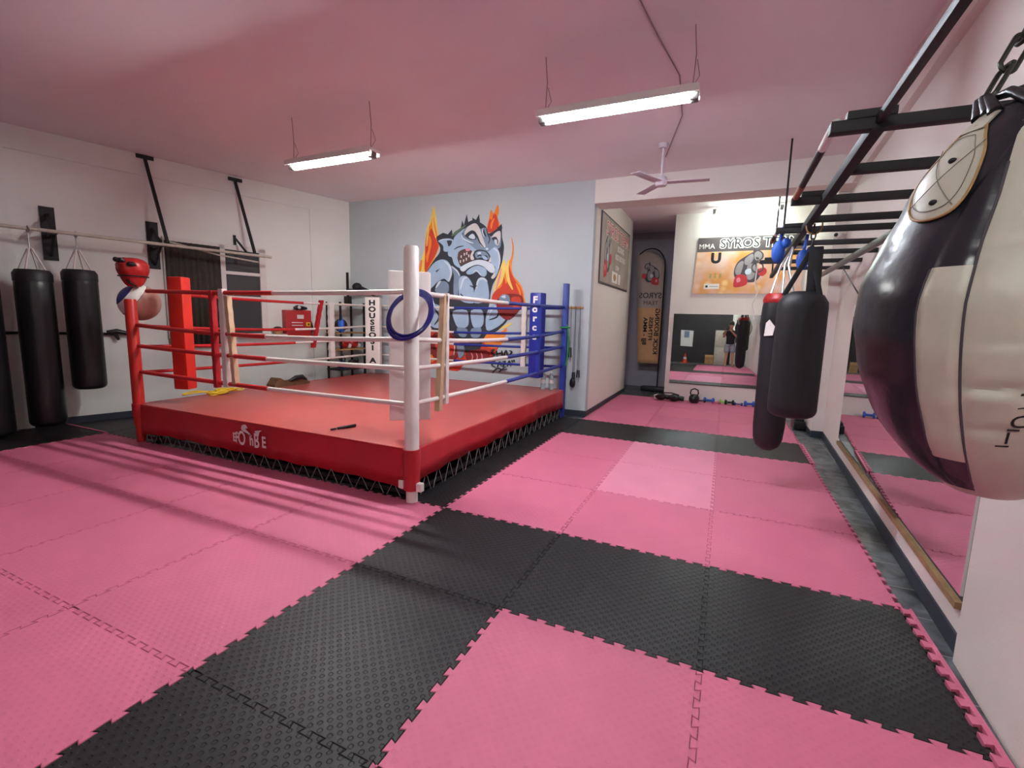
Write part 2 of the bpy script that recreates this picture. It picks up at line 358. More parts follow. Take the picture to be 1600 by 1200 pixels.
# ------------------------------------------------------------------ foam mats
def seam(n=10, d=.021):
    pts = [(0, 0)]
    for i in range(n):
        b = (i + .5) / n; w = .5 / n
        pts += [(b - w * .42, -d * .15), (b - w * .62, d), (b + w * .62, d), (b + w * .42, -d * .15)]
    pts.append((1, 0)); return pts
SE = seam()
def mat_poly():
    p = [(t, o) for t, o in SE[:-1]]                          # bottom (y = o)
    p += [(1 + o, t) for t, o in SE[:-1]]                     # right
    p += [(t, 1 + o) for t, o in reversed(SE)][:-1]           # top
    p += [(o, t) for t, o in reversed(SE)][:-1]               # left
    return p
def inset(poly, d):
    out = []; n = len(poly)
    for i in range(n):
        a, b, c = Vector(poly[i - 1]), Vector(poly[i]), Vector(poly[(i + 1) % n])
        e1 = (b - a).normalized(); e2 = (c - b).normalized(); n1 = Vector((-e1.y, e1.x)); n2 = Vector((-e2.y, e2.x)); q = (n1 + n2)
        q = q / max(q.length_squared / 2, .35); out.append(tuple(b + q * d))
    return out
def clip(poly, f):
    out = []
    for i in range(len(poly)):
        a, b = poly[i], poly[(i + 1) % len(poly)]; fa, fb = f(a), f(b)
        if fa >= 0: out.append(a)
        if (fa >= 0) != (fb >= 0): t = fa / (fa - fb); out.append((a[0] + (b[0] - a[0]) * t, a[1] + (b[1] - a[1]) * t))
    return out
MP = mat_poly()
def mat_mesh(mt, poly=MP):
    S = MB(); a = inset(poly, .0012); b = inset(poly, .003)
    S.prism(a, lambda u, v, h=0: Vector((u, v, h)), mt, -.02, -.0018); n = len(a); k = len(S.v) - n
    # replace the top by a slightly smaller one so each edge is eased
    S.v = S.v[:k] + S.v[k:]; S.prism(b, lambda u, v, h=0: Vector((u, v, h)), mt, -.0019, 0)
    return S
protos = {}
def put_mat(i, j, kind, label, group, poly=None):
    if poly is None and kind in protos:
        o = protos[kind].copy(); COL.objects.link(o)
    else:
        o = mat_mesh('foam_' + kind, poly or MP).build({'pink': 'pink_foam_mat', 'light_pink': 'light_pink_foam_mat', 'black': 'black_foam_mat'}[kind])
        if poly is None: protos[kind] = o
    o.location = (i, j, 0); tag(o, label, 'foam mat', group)
    return o
ORD = ['first', 'second', 'third', 'fourth', 'fifth', 'sixth', 'seventh', 'eighth']
for j in range(-1, -4, -1):
    for i in range(-1, -6, -1):
        rw = ['in the row touching the ring front', 'in the second row before the ring', 'in the third row before the ring'][-1 - j]
        cl = 'next to the black strip' if i == -1 else ORD[-1 - i] + ' from the black strip'
        put_mat(i, j, 'pink', 'pink foam mat %s, %s' % (rw, cl), 'pink mats left of the black strip')
for j in range(-1, -5, -1):
    lb = ['black mat starting the strip, at the four way joint by the white ring post', 'black mat of the strip, second from the white ring post', 'black mat of the strip at the bottom edge of the photo, third from the post', 'black mat of the strip, fourth from the white ring post'][-1 - j]
    put_mat(0, j, 'black', lb, 'black mats of the front strip')
put_mat(1, -1, 'black', 'middle black mat of the near cross row', 'black mats of the cross row')
put_mat(2, -1, 'black', 'black mat in the cross row, edged with a raised pink strip beside the tiles', 'black mats of the cross row')
for i in (1, 2):
    for j in range(-2, -5, -1):
        put_mat(i, j, 'pink', 'near right pink mat, %s from the black cross row, %s' % (ORD[-2 - j], 'touching the strip' if i == 1 else 'towards the wall'), 'pink mats in the near right corner')
for j in range(0, 3):
    for i in range(0, 3):
        cl = ['beside the ring', 'in the middle column', 'towards the right wall'][i]; rw = ['nearest row', 'middle row', 'farthest row'][j]
        k = 'light_pink' if (i == 1 and j > 0) else 'pink'
        put_mat(i, j, k, ('pale, faded pink' if k == 'light_pink' else 'bright pink') + ' mat right of the ring, %s, %s' % (rw, cl), 'pink mats right of the ring')
for j in range(0, 4):
    put_mat(-1, j, 'black', 'black mat along the right side of the ring, %s from the front' % ORD[j], 'black mats along the ring')
for i in range(0, 3):
    put_mat(i, 3, 'black', 'black mat in the far cross strip, %s' % ['nearest the gray wall corner', 'middle one', 'nearest the right wall'][i], 'black mats of the far strip')
for j in range(4, 7):
    for i in range(0, 3):
        poly = None
        if j == 6: poly = clip(MP, lambda p: .985 - p[1])
        if i == 0: poly = clip(poly or MP, lambda p: p[0] - .016)
        put_mat(i, j, 'pink', 'pink mat before the far mirror, %s row, %s' % (['nearest', 'middle', 'farthest'][j - 4], ['by the passage wall', 'middle column', 'behind the hanging bags'][i]), 'pink mats before the far mirror', poly)
put_mat(-5, 0, 'black', 'black mat left of the red ring post, nearest the ring', 'black mats in the left corner')
put_mat(-5, 1, 'black', 'black mat behind the red ring post by the left wall', 'black mats in the left corner')
for j in range(-4, 2):
    for i in (-6, -7):
        f = lambda p, i=i, j=j: (p[0] + i) - (wallx(p[1] + j) + .02)
        if max(f((u, v)) for u in (0, 1) for v in (0, 1)) < .25: continue
        pl = clip(MP, f)
        if len(pl) > 4: put_mat(i, j, 'black', 'black mat by the left wall, %s row %s the ring front, %s' % (ORD[-1 - j] if j < 0 else ORD[j], 'before' if j < 0 else 'behind', 'inner column' if i == -6 else 'outer column'), 'black mats in the left corner', pl)
# border strips
def strip(x, y0, y1, name, label, horiz=False):
    pl = [(-.005, 0)]; L = y1 - y0; n = int(round(L * 10))
    pts = []
    for i in range(n):
        b = (i + .5) * L / n; w = .5 * L / n; pts += [(-.0, b - w * .42), (-.03, b - w * .62), (-.03, b + w * .62), (-.0, b + w * .42)]
    poly = [(.022, 0), (.022, L)] + [(a, b) for a, b in reversed(pts)]
    S = MB()
    if horiz: S.prism([(b, -a) for a, b in poly], lambda u, v, h=0: Vector((x + u, y0 + v, h)), 'foam_pink', -.02, .006)
    else: S.prism(poly, lambda u, v, h=0: Vector((x + u, y0 + v, h)), 'foam_pink', -.02, .012)
    return tag(S.build(name), label, 'edge strip')
strip(3.03, -1.05, .02, 'mat_edge_strip', 'narrow toothed pink edging strip lifted at the near black mat')
strip(3.02, 3.0, 4.0, 'mat_edge_strip', 'narrow toothed pink edging strip on the far black row by the right wall')
S = MB(); S.box((-5.45, .01, .003), (.95, .025, .012), 'foam_pink', bev=.003); tag(S.build('mat_edge_strip'), 'thin pink edging strip lying on black mats left of the ring corner', 'edge strip')
# ------------------------------------------------------------------ boxing ring
ring = thing('boxing_ring', 'raised boxing ring with red canvas, red skirt and four padded corner posts', 'boxing ring', (-2.25, 2.0, 0))
x0, x1, y0, y1 = -4.2, -.3, 0.0, 4.0; DZ = .45
S = MB(); S.box(((x0 + x1) / 2, (y0 + y1) / 2, DZ - .02), (x1 - x0, y1 - y0, .04), 'ring_canvas', bev=.012); S.build('canvas', ring)
S = MB()
def skirt(S, p0, p1, dips, zl=.18):
    p0 = Vector(p0); p1 = Vector(p1); n = 60; vs = []; fs = []; nn = Vector((p1.y - p0.y, p0.x - p1.x, 0)).normalized()
    for i in range(n + 1):
        t = i / n; p = p0.lerp(p1, t); L = (p1 - p0).length; d = min(t, 1 - t) * L
        zb = zl - .05 * max(0, 1 - d / .35) ** 1.3 * dips + .006 * math.sin(i * .9); wv = .006 * math.sin(i * .37) + .003 * math.sin(i * 1.3)
        for q, z in enumerate((DZ + .002, DZ - .02, DZ - .12, (DZ + zb) / 2 - .02, zb)):
            vs.append(p + nn * (.014 + wv * q / 3) + Vector((0, 0, z)))
        if i:
            for q in range(4): a = (i - 1) * 5 + q; fs.append([a, a + 1, a + 6, a + 5])
    S.add(vs, fs, 'ring_red', True)
skirt(S, (x0, y0, 0), (x1, y0, 0), 1, .125); skirt(S, (x1, y0, 0), (x1, y1, 0), .6); skirt(S, (x1, y1, 0), (x0, y1, 0), .6); skirt(S, (x0, y1, 0), (x0, y0, 0), .6)
sk = S.build('skirt', ring); sm = sk.modifiers.new('s', 'SOLIDIFY'); sm.thickness = .004
# logo lettering on the skirt
def FS(cx, z): return lambda a, b, h=0: Vector((cx + a * 1.32, y0 - .026 - h, z + b * 1.2))
F = FS(-2.3, .285)
S = MB()
for tx, a, sz, sx in (('E', -.145, .10, .7), ('O', -.06, .17, .62), ('B', .105, .17, .62), ('E', .185, .13, .7), ('F', -.115, .13, .5), ('h', .05, .13, .7)):
    S.text(tx, (lambda a_: (lambda u, v, h=0: F(u + a_, v - .01, h)))(a), 'text_white', sz, .002, sx=sx, bold=.004)
S.prism(spl([(-.06, .075), (-.045, .11), (-.01, .115), (.01, .09), (-.015, .085), (.0, .07), (.05, .035), (.045, .02), (.01, .045), (-.03, .055)]), F, 'text_white', .0, .002)
S.prism(spl([(.09, .075), (.13, .085), (.165, .09), (.14, .07), (.13, .04), (.11, .055)]), F, 'text_white', .0, .002)
S.build('logo', ring)
# frame under the deck, lacing
S = MB()
for z in (.05,):
    for a, b in (((x0 + .06, y0 + .05, z), (x1 - .06, y0 + .05, z)), ((x1 - .05, y0 + .06, z), (x1 - .05, y1 - .06, z)), ((x0 + .05, y0 + .06, z), (x0 + .05, y1 - .06, z)), ((x0 + .06, y1 - .05, z), (x1 - .06, y1 - .05, z)), ((x0, 2, z), (x1, 2, z)), ((x0, 2, .36), (x1, 2, .36))): S.bar(a, b, .04, .04, 'black_metal')
for i in range(5):
    for j in range(5):
        x = x0 + .12 + (x1 - x0 - .24) * i / 4; y = y0 + .12 + (y1 - y0 - .24) * j / 4; S.bar((x, y, 0 if i in (0, 4) else -.02), (x, y, DZ - .05), .05, .05, 'black_metal')
S.build('base_frame', ring)
S = MB()
def lace(S, p0, p1, n, zt=.2):
    p0 = Vector(p0); p1 = Vector(p1)
    for i in range(n):
        a = p0.lerp(p1, (i + .1) / n); b = p0.lerp(p1, (i + .5) / n); c = p0.lerp(p1, (i + .9) / n)
        S.tube([a + Vector((0, 0, .02)), b + Vector((0, 0, zt))], .0042, 'lace_grey', 6); S.tube([b + Vector((0, 0, zt)), c + Vector((0, 0, .02))], .0042, 'lace_grey', 6)
lace(S, (x0 + .08, y0 - .006, 0), (x1 - .1, y0 - .006, 0), 21, .14); S.build('lacing', ring); S = MB(); lace(S, (x1 + .006, y0 + .1, 0), (x1 + .006, y1 - .1, 0), 20)
S.build('lacing', ring)
# posts
def post(x, y, ztop, mt, foot, r=.062):
    S = MB(); n = 10
    S.lathe([(r * .8, 0), (r * .8, .2), (r, .2), (r, ztop - .02), (r * .85, ztop)], (x, y, 0), mt, 14)
    return S
p = post(x1, y0, 2.09, 'post_white', 1); p.box((x1 - .09, y0 - .01, .14), (.05, .05, .07), 'post_white', bev=.005); p.box((x1 + .09, y0 - .01, .14), (.05, .05, .07), 'post_white', bev=.005); fp = p.build('post', ring); fp['label'] = 'white padded front post'
p = post(x0, y0, 1.66, 'post_red', 1, .06); fp = p.build('post', ring); fp['label'] = 'red front post'
p = MB(); p.box((x1 - .02, y1, 1.06), (.085, .085, 2.12), 'post_blue', bev=.008); fp = p.build('post', ring); fp['label'] = 'blue back post'
p = post(x0, y1, 1.9, 'post_white', 1, .05); fp = p.build('post', ring); fp['label'] = 'white back post'
S = MB(); S.lathe([(.068, .02), (.068, .16), (.075, .36), (.073, .455)], (x1, y0, .0), 'ring_red', 20)
S.v = [v if v.z > .1 else Vector((v.x, v.y, .105)) for v in S.v]; S.build('corner_sleeve', ring)
S = MB(); S.lathe([(.066, .44), (.07, .30), (.069, .455)], (x0, y0, .0), 'ring_red', 20); S.build('corner_sleeve', ring)
# ropes
RZ = (1.74, 1.36, 1.12, .82)
fr, lf, rt, bk = y0 + .12, x0 + .2, x1 - .12, y1 - .15
def rope(pa, pb, colA, colB, tA, tB, sag, r, lab):
    pa = Vector(pa); pb = Vector(pb); S = MB(); n = 24
    P = [pa.lerp(pb, i / n) - Vector((0, 0, sag * 4 * (i / n) * (1 - i / n))) for i in range(n + 1)]
    def seg(t0, t1, mt, rr):
        q = [P[0].lerp(P[0], 0)]; q = []
        for k in range(17):
            t = (t0 + (t1 - t0) * k / 16) * n; i = min(int(t), n - 1); q.append(P[i].lerp(P[i + 1], t - i))
        S.tube(q, rr, mt, 10)
    if tA > 0: seg(0, tA, colA, r * 1.08)
    seg(tA, tB, 'rope_white', r)
    if tB < 1: seg(tB, 1, colB, r * 1.08)
    o = S.build('rope', ring); o['label'] = lab; return o
sg = (.02, .06, .03, .02)
for k, z in enumerate(RZ):
    rope((x0 + (.3 if k == 0 else .03), y0 + .02, z + .01), (x1 - .03, y0 + .03, z), 'rope_red', 'rope_white', .56, 1, sg[k] * .8, .021, 'front rope, red then white')
    # offset inwards in the middle of each side
    rope((x1 - .03, y0 + .03, z), (x1 - .04, y1 - .03, z + .02), 'rope_white', 'rope_blue', 0, .47, sg[k], .021, 'right side rope, white then blue')
    rope((x0 + .02, y0 + (.43 if k == 0 else .03), z), (x0 + .03, y1 - .03, z), 'rope_red', 'rope_white', .55, 1, sg[k], .019, 'left side rope, red then white')
    rope((x0 + .03, y1 - .03, z), (x1 - .05, y1 - .03, z), 'rope_white', 'rope_blue', .0, .48, sg[k], .019, 'back rope, white then blue')
def bands(a, z0, z1, wv, mt, lab, th=.006, lean=0, dirv=(1, 0, 0)):
    S = MB(); a = Vector(a); d = Vector(dirv); n = d.cross(Vector((0, 0, 1))); k = 24; vs = []; fs = []
    for i in range(k + 1):
        z = z0 + (z1 - z0) * i / k; w = wv * (1 + .12 * math.sin(i * 1.7)); c = a + d * (lean * i / k) + Vector((0, 0, z))
        for s_ in (-1, 1):
            for e in (-1, 1): vs.append(c + d * (e * s_ * w / 2) + n * (.026 * s_))
    for i in range(k):
        b = i * 4
        for q in range(4): fs.append([b + q, b + (q + 1) % 4, b + 4 + (q + 1) % 4, b + 4 + q])
    S.add(vs, fs, mt, True); o = S.build('rope_spacer', ring); o['label'] = lab; return o
bands((-2.62, y0 + .02, 0), .78, 1.77, .06, 'tape_white', 'white spacer strap on the front ropes')
bands((-2.78, y0 + .02, 0), .76, 1.75, .05, 'tape_red', 'dark red spacer strap on the front ropes')
bands((-2.5, y0 + .03, 0), .8, 1.7, .05, 'tape_tan', 'tan spacer strap on the front ropes', lean=-.06)
bands((x1 - .03, .55, 0), .75, 1.76, .045, 'tape_white', 'white spacer strap on the right ropes', dirv=(0, 1, 0))
bands((x1 - .03, .44, 0), .7, 1.74, .05, 'tape_tan', 'tan spacer strap on the right ropes', lean=.08, dirv=(0, 1, 0))
bands((x1 - .03, 2.9, 0), .82, 1.74, .04, 'rope_blue', 'blue spacer strap on the right ropes', dirv=(0, 1, 0))
bands((-1.0, y1 - .04, 0), .78, 1.76, .08, 'tape_white', 'white spacer strap on the back ropes')
bands((-.86, y1 - .04, 0), .78, 1.76, .06, 'rope_blue', 'blue spacer strap on the back ropes')
bands((x0 + .03, 2.55, 0), 1.0, 1.78, .06, 'tape_red', 'red spacer strap on the left ropes', dirv=(0, 1, 0), lean=.2)
bands((x0 + .03, 2.95, 0), .8, 1.76, .1, 'tape_white', 'white spacer strap on the left ropes', dirv=(0, 1, 0))
# corner pads: cushions tied across each corner, facing the ring centre
def corner_pad(cx, cy, z0, z1, mt, wv, ang, lab, letters=None, lmat='text_white', th=.13, back=False):
    S = MB(); M_ = Matrix.Rotation(ang, 3, 'Z'); S.box((cx, cy, (z0 + z1) / 2), (wv, th, z1 - z0), mt, M_, bev=.02)
    o = S.build('corner_pad', ring); o['label'] = lab
    if letters:
        u = M_ @ Vector((1, 0, 0)); n = M_ @ Vector((0, -1, 0)); step = (z1 - z0 - .06) / len(letters)
        for i, ch in enumerate(letters):
            if ch == ' ': continue
            zc = z1 - .07 - step * (i + .3)
            T = MB(); T.text(ch, (lambda zc_: (lambda a, b, h=0: Vector((cx, cy, zc_)) + u * a + n * (th / 2 + h) + Vector((0, 0, b))))(zc), lmat, min(.14, step * 1.1), .002, sx=1.3, bold=.006); T.build('letter', o)
corner_pad(x0 + .37, y0 + .32, .62, 1.93, 'pad_red', .18, .35, 'red corner cushion', th=.15)
corner_pad(x1 - .24, y0 + .30, .62, 1.93, 'pad_white', .36, PI * 1.25 + PI * .97, 'white corner cushion', th=.08)
corner_pad(x0 + .32, y1 - .32, .66, 1.88, 'pad_white', .27, .38, 'white corner cushion with black lettering', 'HOUSEOSI A', 'text_black')
corner_pad(x1 - .37, y1 - .30, .65, 1.96, 'pad_blue', .20, -.2, 'blue corner cushion with white lettering', 'Force    ', 'text_white', th=.16)
# marks on the white corner cushion
# ------------------------------------------------------------------ things on and around the ring
S = MB(); c = Vector((x1 - .02, y0 - .0, 1.555)); Mx = Matrix.Rotation(.1, 3, 'Z') @ Matrix.Rotation(PI / 2 - .52, 3, 'X')
for k in range(4):
    S.torus(c + Vector((.004 * k, .006 * k - .01, -.012 + .010 * k)), .185 + .006 * (k % 3), .0125, 'tube_blue', Matrix.Rotation(.03 * (k - 1.5), 3, 'Y') @ Mx, 56, 10, 1, 1.13)
tag(S.build('coiled_tube', loc=(x1, y0, 1.35)), 'loop of dark blue tubing hung around the white ring post', 'tubing')
bc = at(218, 473, 'y', .2)
t = thing('exercise_ball', 'blue, white and tan panelled ball wedged behind the red ring post', 'ball', bc)
axb = Vector((-.23, -.78, .57)).normalized()
def ballpart(name, lo, hi, mt):
    S = MB(); n = 40; rows = 14; R_ = .212; u = axb.orthogonal().normalized(); w_ = axb.cross(u); pr_ = []
    for k in range(rows + 1): th = lo + (hi - lo) * k / rows; pr_.append((max(1e-4, math.sin(th)) * R_, math.cos(th) * R_))
    S.lathe(pr_, bc, mt, n, Matrix((u, w_, axb)).transposed()); return S.build(name, t)
ballpart('blue_panel', 0, .72, 'ball_blue'); ballpart('white_panel', .72, 1.32, 'text_white'); ballpart('tan_panel', 1.32, PI, 'ball_tan')
S = MB(); u = axb.orthogonal().normalized(); w_ = axb.cross(u)
for th in (.72, 1.32): S.torus(bc + axb * math.cos(th) * .212, math.sin(th) * .212, .003, 'print_dark', Matrix((u, w_, axb)).transposed(), 50, 6)
S.build('seam_piping', t)
hx, hy, hz = at(208, 425, 'y', .08)
hg = thing('headguard', 'padded red and black boxing headguard perched on the ball above the red post', 'headguard', (hx, hy, hz - .17))
HP = spl([(.055, -.165), (.085, -.13), (.12, -.05), (.145, .03), (.14, .09), (.105, .135), (.05, .155), (.001, .16)], 3, False)
S = MB(); n = 36; vs = []; fs = []
for r, z in HP:
    for k in range(n):
        a = 2 * PI * k / n; rr = r * (1 - .07 * abs(math.sin(a * 3 + z * 9)) ** 6 - .05 * math.exp(-((z - .045) / .012) ** 2) - .04 * math.exp(-((z + .05) / .01) ** 2)); vs.append((hx + rr * math.cos(a), hy + rr * 1.1 * math.sin(a), hz + z))
for j_ in range(len(HP) - 1):
    for k in range(n): l = (k + 1) % n; fs.append([j_ * n + k, j_ * n + l, (j_ + 1) * n + l, (j_ + 1) * n + k])
fs.append(list(range(n))[::-1]); S.add(vs, fs, 'glove_red', True); S.build('shell', hg)
S = MB()
for a0, z0_, ll in ((-2.0, .11, .09), (-1.2, .1, .07), (-.5, .06, .05)): S.tube([(hx + .135 * math.cos(a0 + d_), hy + .147 * math.sin(a0 + d_), hz + z0_ + .02 * math.cos(d_ * 5)) for d_ in (-.3, -.1, .1, .3)], [.012, .03, .028, .01], 'black_leather', 10)
S.ball((hx - .03, hy - .06, hz + .13), .055, 'black_leather', 1.3, 1, .5); S.build('black_padding', hg)
S = MB(); S.tube([(hx + .13 * math.cos(a_), hy + .14 * math.sin(a_), hz - .05) for a_ in [i_ * PI / 8 for i_ in range(16)]], .008, 'black_leather', 6, True); S.tube([(hx + .06, hy - .1, hz - .1), (hx + .1, hy - .09, hz - .13), (hx + .07, hy - .02, hz - .16)], .01, 'black_leather', 8); S.build('strap', hg)
# green band on blue post
S = MB(); S.torus((x1 + .0, y1 - .03, 1.16), .06, .012, 'green', Matrix.Rotation(PI / 2, 3, 'X'), 40, 8, 1, 5.6)
S.torus((x1 - .02, y1, 1.44), .075, .012, 'green', None, 24, 8)
tag(S.build('resistance_band'), 'green resistance band looped on the blue ring post', 'resistance band')
# bottles
def bottle(x, y, z, label):
    t = thing('water_bottle', label, 'bottle', (x, y, z), 'water bottles on the ring deck')
    S = MB(); S.lathe([(.036, 0), (.04, .01), (.04, .09), (.037, .12), (.04, .15), (.04, .2), (.025, .24), (.014, .26), (.014, .28)], (x, y, z), 'plastic_clear', 20); S.build('bottle_body', t)
    S = MB(); S.lathe([(.016, .265), (.016, .285), (.001, .287)], (x, y, z), 'white_paint', 14); S.build('cap', t)
    S = MB(); S.lathe([(.0405, .1), (.0405, .16)], (x, y, z), 'paper', 20); S.build('label_band', t)
bottle(-.6, 3.86, DZ, 'left of the two clear water bottles by the blue ring post'); bottle(-.48, 3.9, DZ, 'right of the two clear water bottles by the blue ring post')
S = MB(); S.tube([(-1.32, .2, DZ + .015), (-1.28, .3, DZ + .015), (-1.26, .38, DZ + .016)], [.011, .016, .015], 'black_leather', 12)
S.tube([(-1.325, .19, DZ + .013), (-1.34, .14, DZ + .012)], .009, 'black_metal', 10)
tag(S.build('grip_handle'), 'short black handle lying on the red canvas near the white post', 'handle')
# yellow rope pile on the deck edge
S = MB(); random.seed(3)
for k in range(9):
    cx = -4.08 + random.uniform(-.05, .05); cy = .85 + random.uniform(-.28, .28); rr = random.uniform(.05, .11)
    S.tube([(cx + rr * .6 * math.cos(a), cy + rr * 1.5 * math.sin(a), DZ + .014 + .01 * k * .6 + .01 * math.sin(a * 2 + k)) for a in [2 * PI * i / 20 for i in range(20)]], .009, 'yellow', 8, True)
tag(S.build('yellow_rope'), 'tangled yellow rope heaped at the left edge of the ring', 'rope')
# leather bag
t = thing('leather_bag', 'brown and black slouched bag lying at the left ring edge', 'bag', (-4.0, 2.0, DZ))
S = MB(); S.prism(spl([(-.26, 0), (.3, 0), (.33, .04), (.2, .09), (.05, .07), (-.1, .09), (-.2, .14), (-.24, .1)]), lambda u, v, h=0: Vector((-4.08 + h, 1.95 + u, DZ + v)), 'brown', -.09, .09); o = S.build('body', t)
bv = o.modifiers.new('b', 'BEVEL'); bv.width = .02; bv.segments = 3
S = MB(); S.tube([(-4.0, 1.92, DZ + .08), (-3.98, 2.02, DZ + .12), (-3.98, 2.14, DZ + .125), (-4.0, 2.24, DZ + .07)], [.02, .035, .035, .015], 'black_leather', 10); S.build('flap', t)
# ------------------------------------------------------------------ corner storage rack with gear, left of the ring
rx, ry = -4.48, 3.62
rk = thing('storage_rack', 'black metal storage rack standing in the back left corner behind the ring', 'rack', (rx, ry, 0))
S = MB()
for dx in (-.16, .16):
    for dy in (-.3, .3): S.bar((rx + dx, ry + dy, -.02), (rx + dx, ry + dy, 1.78), .03, .03, 'black_metal')
S.build('frame', rk)
for z, mt in ((.55, 'black_metal'), (.92, 'wood'), (1.22, 'wood'), (1.74, 'yellow')):
    S = MB(); S.box((rx, ry, z), (.36, .64, .025), mt, bev=.004); S.build('shelf', rk)
def blob(name, label, cat, c, r, mt, s=(1, 1, 1), extra=None):
    S = MB(); S.ball(c, r, mt, *s)
    if extra: extra(S)
    return tag(S.build(name), label, cat)
c = Vector((rx + .04, ry - .18, 1.36)); blob('boxing_headgear', 'dark padded headgear on the upper shelf of the corner rack', 'headguard', c, .12, 'black_leather', (1, 1, 1), lambda S: S.torus(c + Vector((.02, 0, -.04)), .1, .03, 'glove_red', None, 24, 8))
for dx, lb in ((-.12, 'nearer'), (.12, 'farther')):
    c = Vector((rx + .05, ry + dx, 1.02)); blob('boxing_glove', 'red boxing glove, %s one on the middle shelf of the corner rack' % lb, 'boxing glove', c, .085, 'glove_red', (.9, 1.2, 1), lambda S, c=c: (S.tube([c + Vector((0, .06, -.02)), c + Vector((0, .14, -.05))], .05, 'white_paint', 12), S.ball(c + Vector((.06, 0, .03)), .035, 'glove_red', 1, 1.6, 1)))
S = MB(); S.lathe([(.04, 0), (.055, .03), (.055, .2), (.03, .25), (.02, .29)], (rx + .14, ry - .27, 1.2335), 'blue_soft', 16); tag(S.build('sports_bottle'), 'blue sports bottle on the corner rack', 'bottle')
def kettle(x, y, z, mt, s, name, label, lie=False):
    t = thing(name, label, 'kettlebell', (x, y, z))
    S = MB(); S.lathe([(.06 * s, 0), (.09 * s, .03 * s), (.1 * s, .09 * s), (.085 * s, .14 * s), (.04 * s, .17 * s), (.001, .175 * s)], (x, y, z), mt, 24); S.build('bell', t)
    S = MB(); S.tube([(x - .055 * s, y, z + .15 * s), (x - .075 * s, y, z + .2 * s), (x - .06 * s, y, z + .26 * s), (x, y, z + .285 * s), (x + .06 * s, y, z + .26 * s), (x + .075 * s, y, z + .2 * s), (x + .055 * s, y, z + .15 * s)], .014 * s, 'black_metal', 10); S.build('handle', t)
kettle(rx + .1, ry - .22, .5625, 'navy', .9, 'kettlebell', 'blue kettlebell on the lowest shelf of the corner rack')
S = MB(); S.ball((rx, ry + .16, .64), .075, 'black_leather', 1.3, 1.6, .9); S.tube([(rx + .05, ry + .05, .68), (rx + .12, ry + .15, .74), (rx + .05, ry + .25, .68)], .012, 'black_leather'); tag(S.build('gym_bag'), 'small black gym bag on the lowest shelf of the corner rack', 'bag')
# black machine arm above the rack
S = MB(); S.bar((-4.55, 3.75, 1.9), (-4.55, 3.75, 2.34), .035, .035, 'black_metal'); S.bar((-4.55, 3.75, 2.02), (-4.35, 3.9, 2.0), .05, .05, 'black_metal')
S.ball((-4.42, 3.86, 2.08), .09, 'black_metal', 1, 1, .9); S.tube([(-4.4, 3.88, 2.1), (-4.28, 3.94, 2.04), (-4.1, 3.97, 1.98), (-3.95, 3.98, 1.95)], .022, 'black_metal', 10)
S.tube([(-4.35, 3.9, 2.05), (-4.2, 3.93, 1.98), (-4.1, 3.95, 1.94)], .03, 'black_metal', 10); S.bar((-4.55, 3.75, 1.75), (-4.55, 3.75, 1.9), .1, .1, 'black_metal')
tag(S.build('folded_stand'), 'black folded metal stand with upright bar on top of the corner rack', 'stand')
# red box on the left wall and basket on a ledge
F = FW(2.8)
t = thing('first_aid_box', 'red wall box with a white label behind the left ropes', 'box', F(0, 1.14, 0))
S = MB(); S.box(F(.23, 1.38, .08), (.46, .15, .46), 'box_red', Matrix((uW, nW, Vector((0, 0, 1)))).transposed(), bev=.008); S.build('case', t)
S = MB(); fbox(S, F, .2, .32, 1.46, 1.53, .156, .159, 'paper'); fbox(S, F, .36, .44, 1.33, 1.4, .156, .159, 'yellow'); fbox(S, F, .1, .3, 1.385, 1.4, .156, .158, 'text_white'); fbox(S, F, .1, .3, 1.335, 1.35, .156, .158, 'text_white'); fbox(S, F, .39, .42, 1.345, 1.38, .159, .160, 'text_black'); S.build('label_plate', t)
S = MB(); S.tube([F(.18, 1.65, .08), F(.24, 1.66, .08), F(.34, 1.655, .08), F(.42, 1.65, .08)], [.02, .045, .035, .02], 'black_leather', 10); S.ball(F(.26, 1.66, .12), .03, 'paper'); tag(S.build('hand_wraps'), 'grey and black hand wraps on top of the red wall box', 'hand wraps')
S = MB(); fbox(S, F, -.75, .0, 1.17, 1.19, 0, .2, 'white_paint'); tag(S.build('wall_shelf'), 'narrow white shelf on the left wall under the window edge', 'shelf')
S = MB(); S.lathe([(.07, 0), (.09, .07), (.1, .1)], F(-.12, 1.19, .1), 'wood', 20); S.ball(F(-.12, 1.28, .1), .07, 'black_leather', 1.2, 1, .6); tag(S.build('basket'), 'small wicker basket with dark gear on the white wall shelf', 'basket')
F = FW(3.3)
S = MB(); S.tube([F(0, 1.42, .02), F(.02, 1.3, .03), F(-.01, 1.2, .02), F(.02, 1.08, .03), F(0, .98, .02)], [.012, .02, .03, .012, .02], 'black_leather', 8); tag(S.build('hanging_strap'), 'black strap hanging on the wall right of the red box', 'strap')
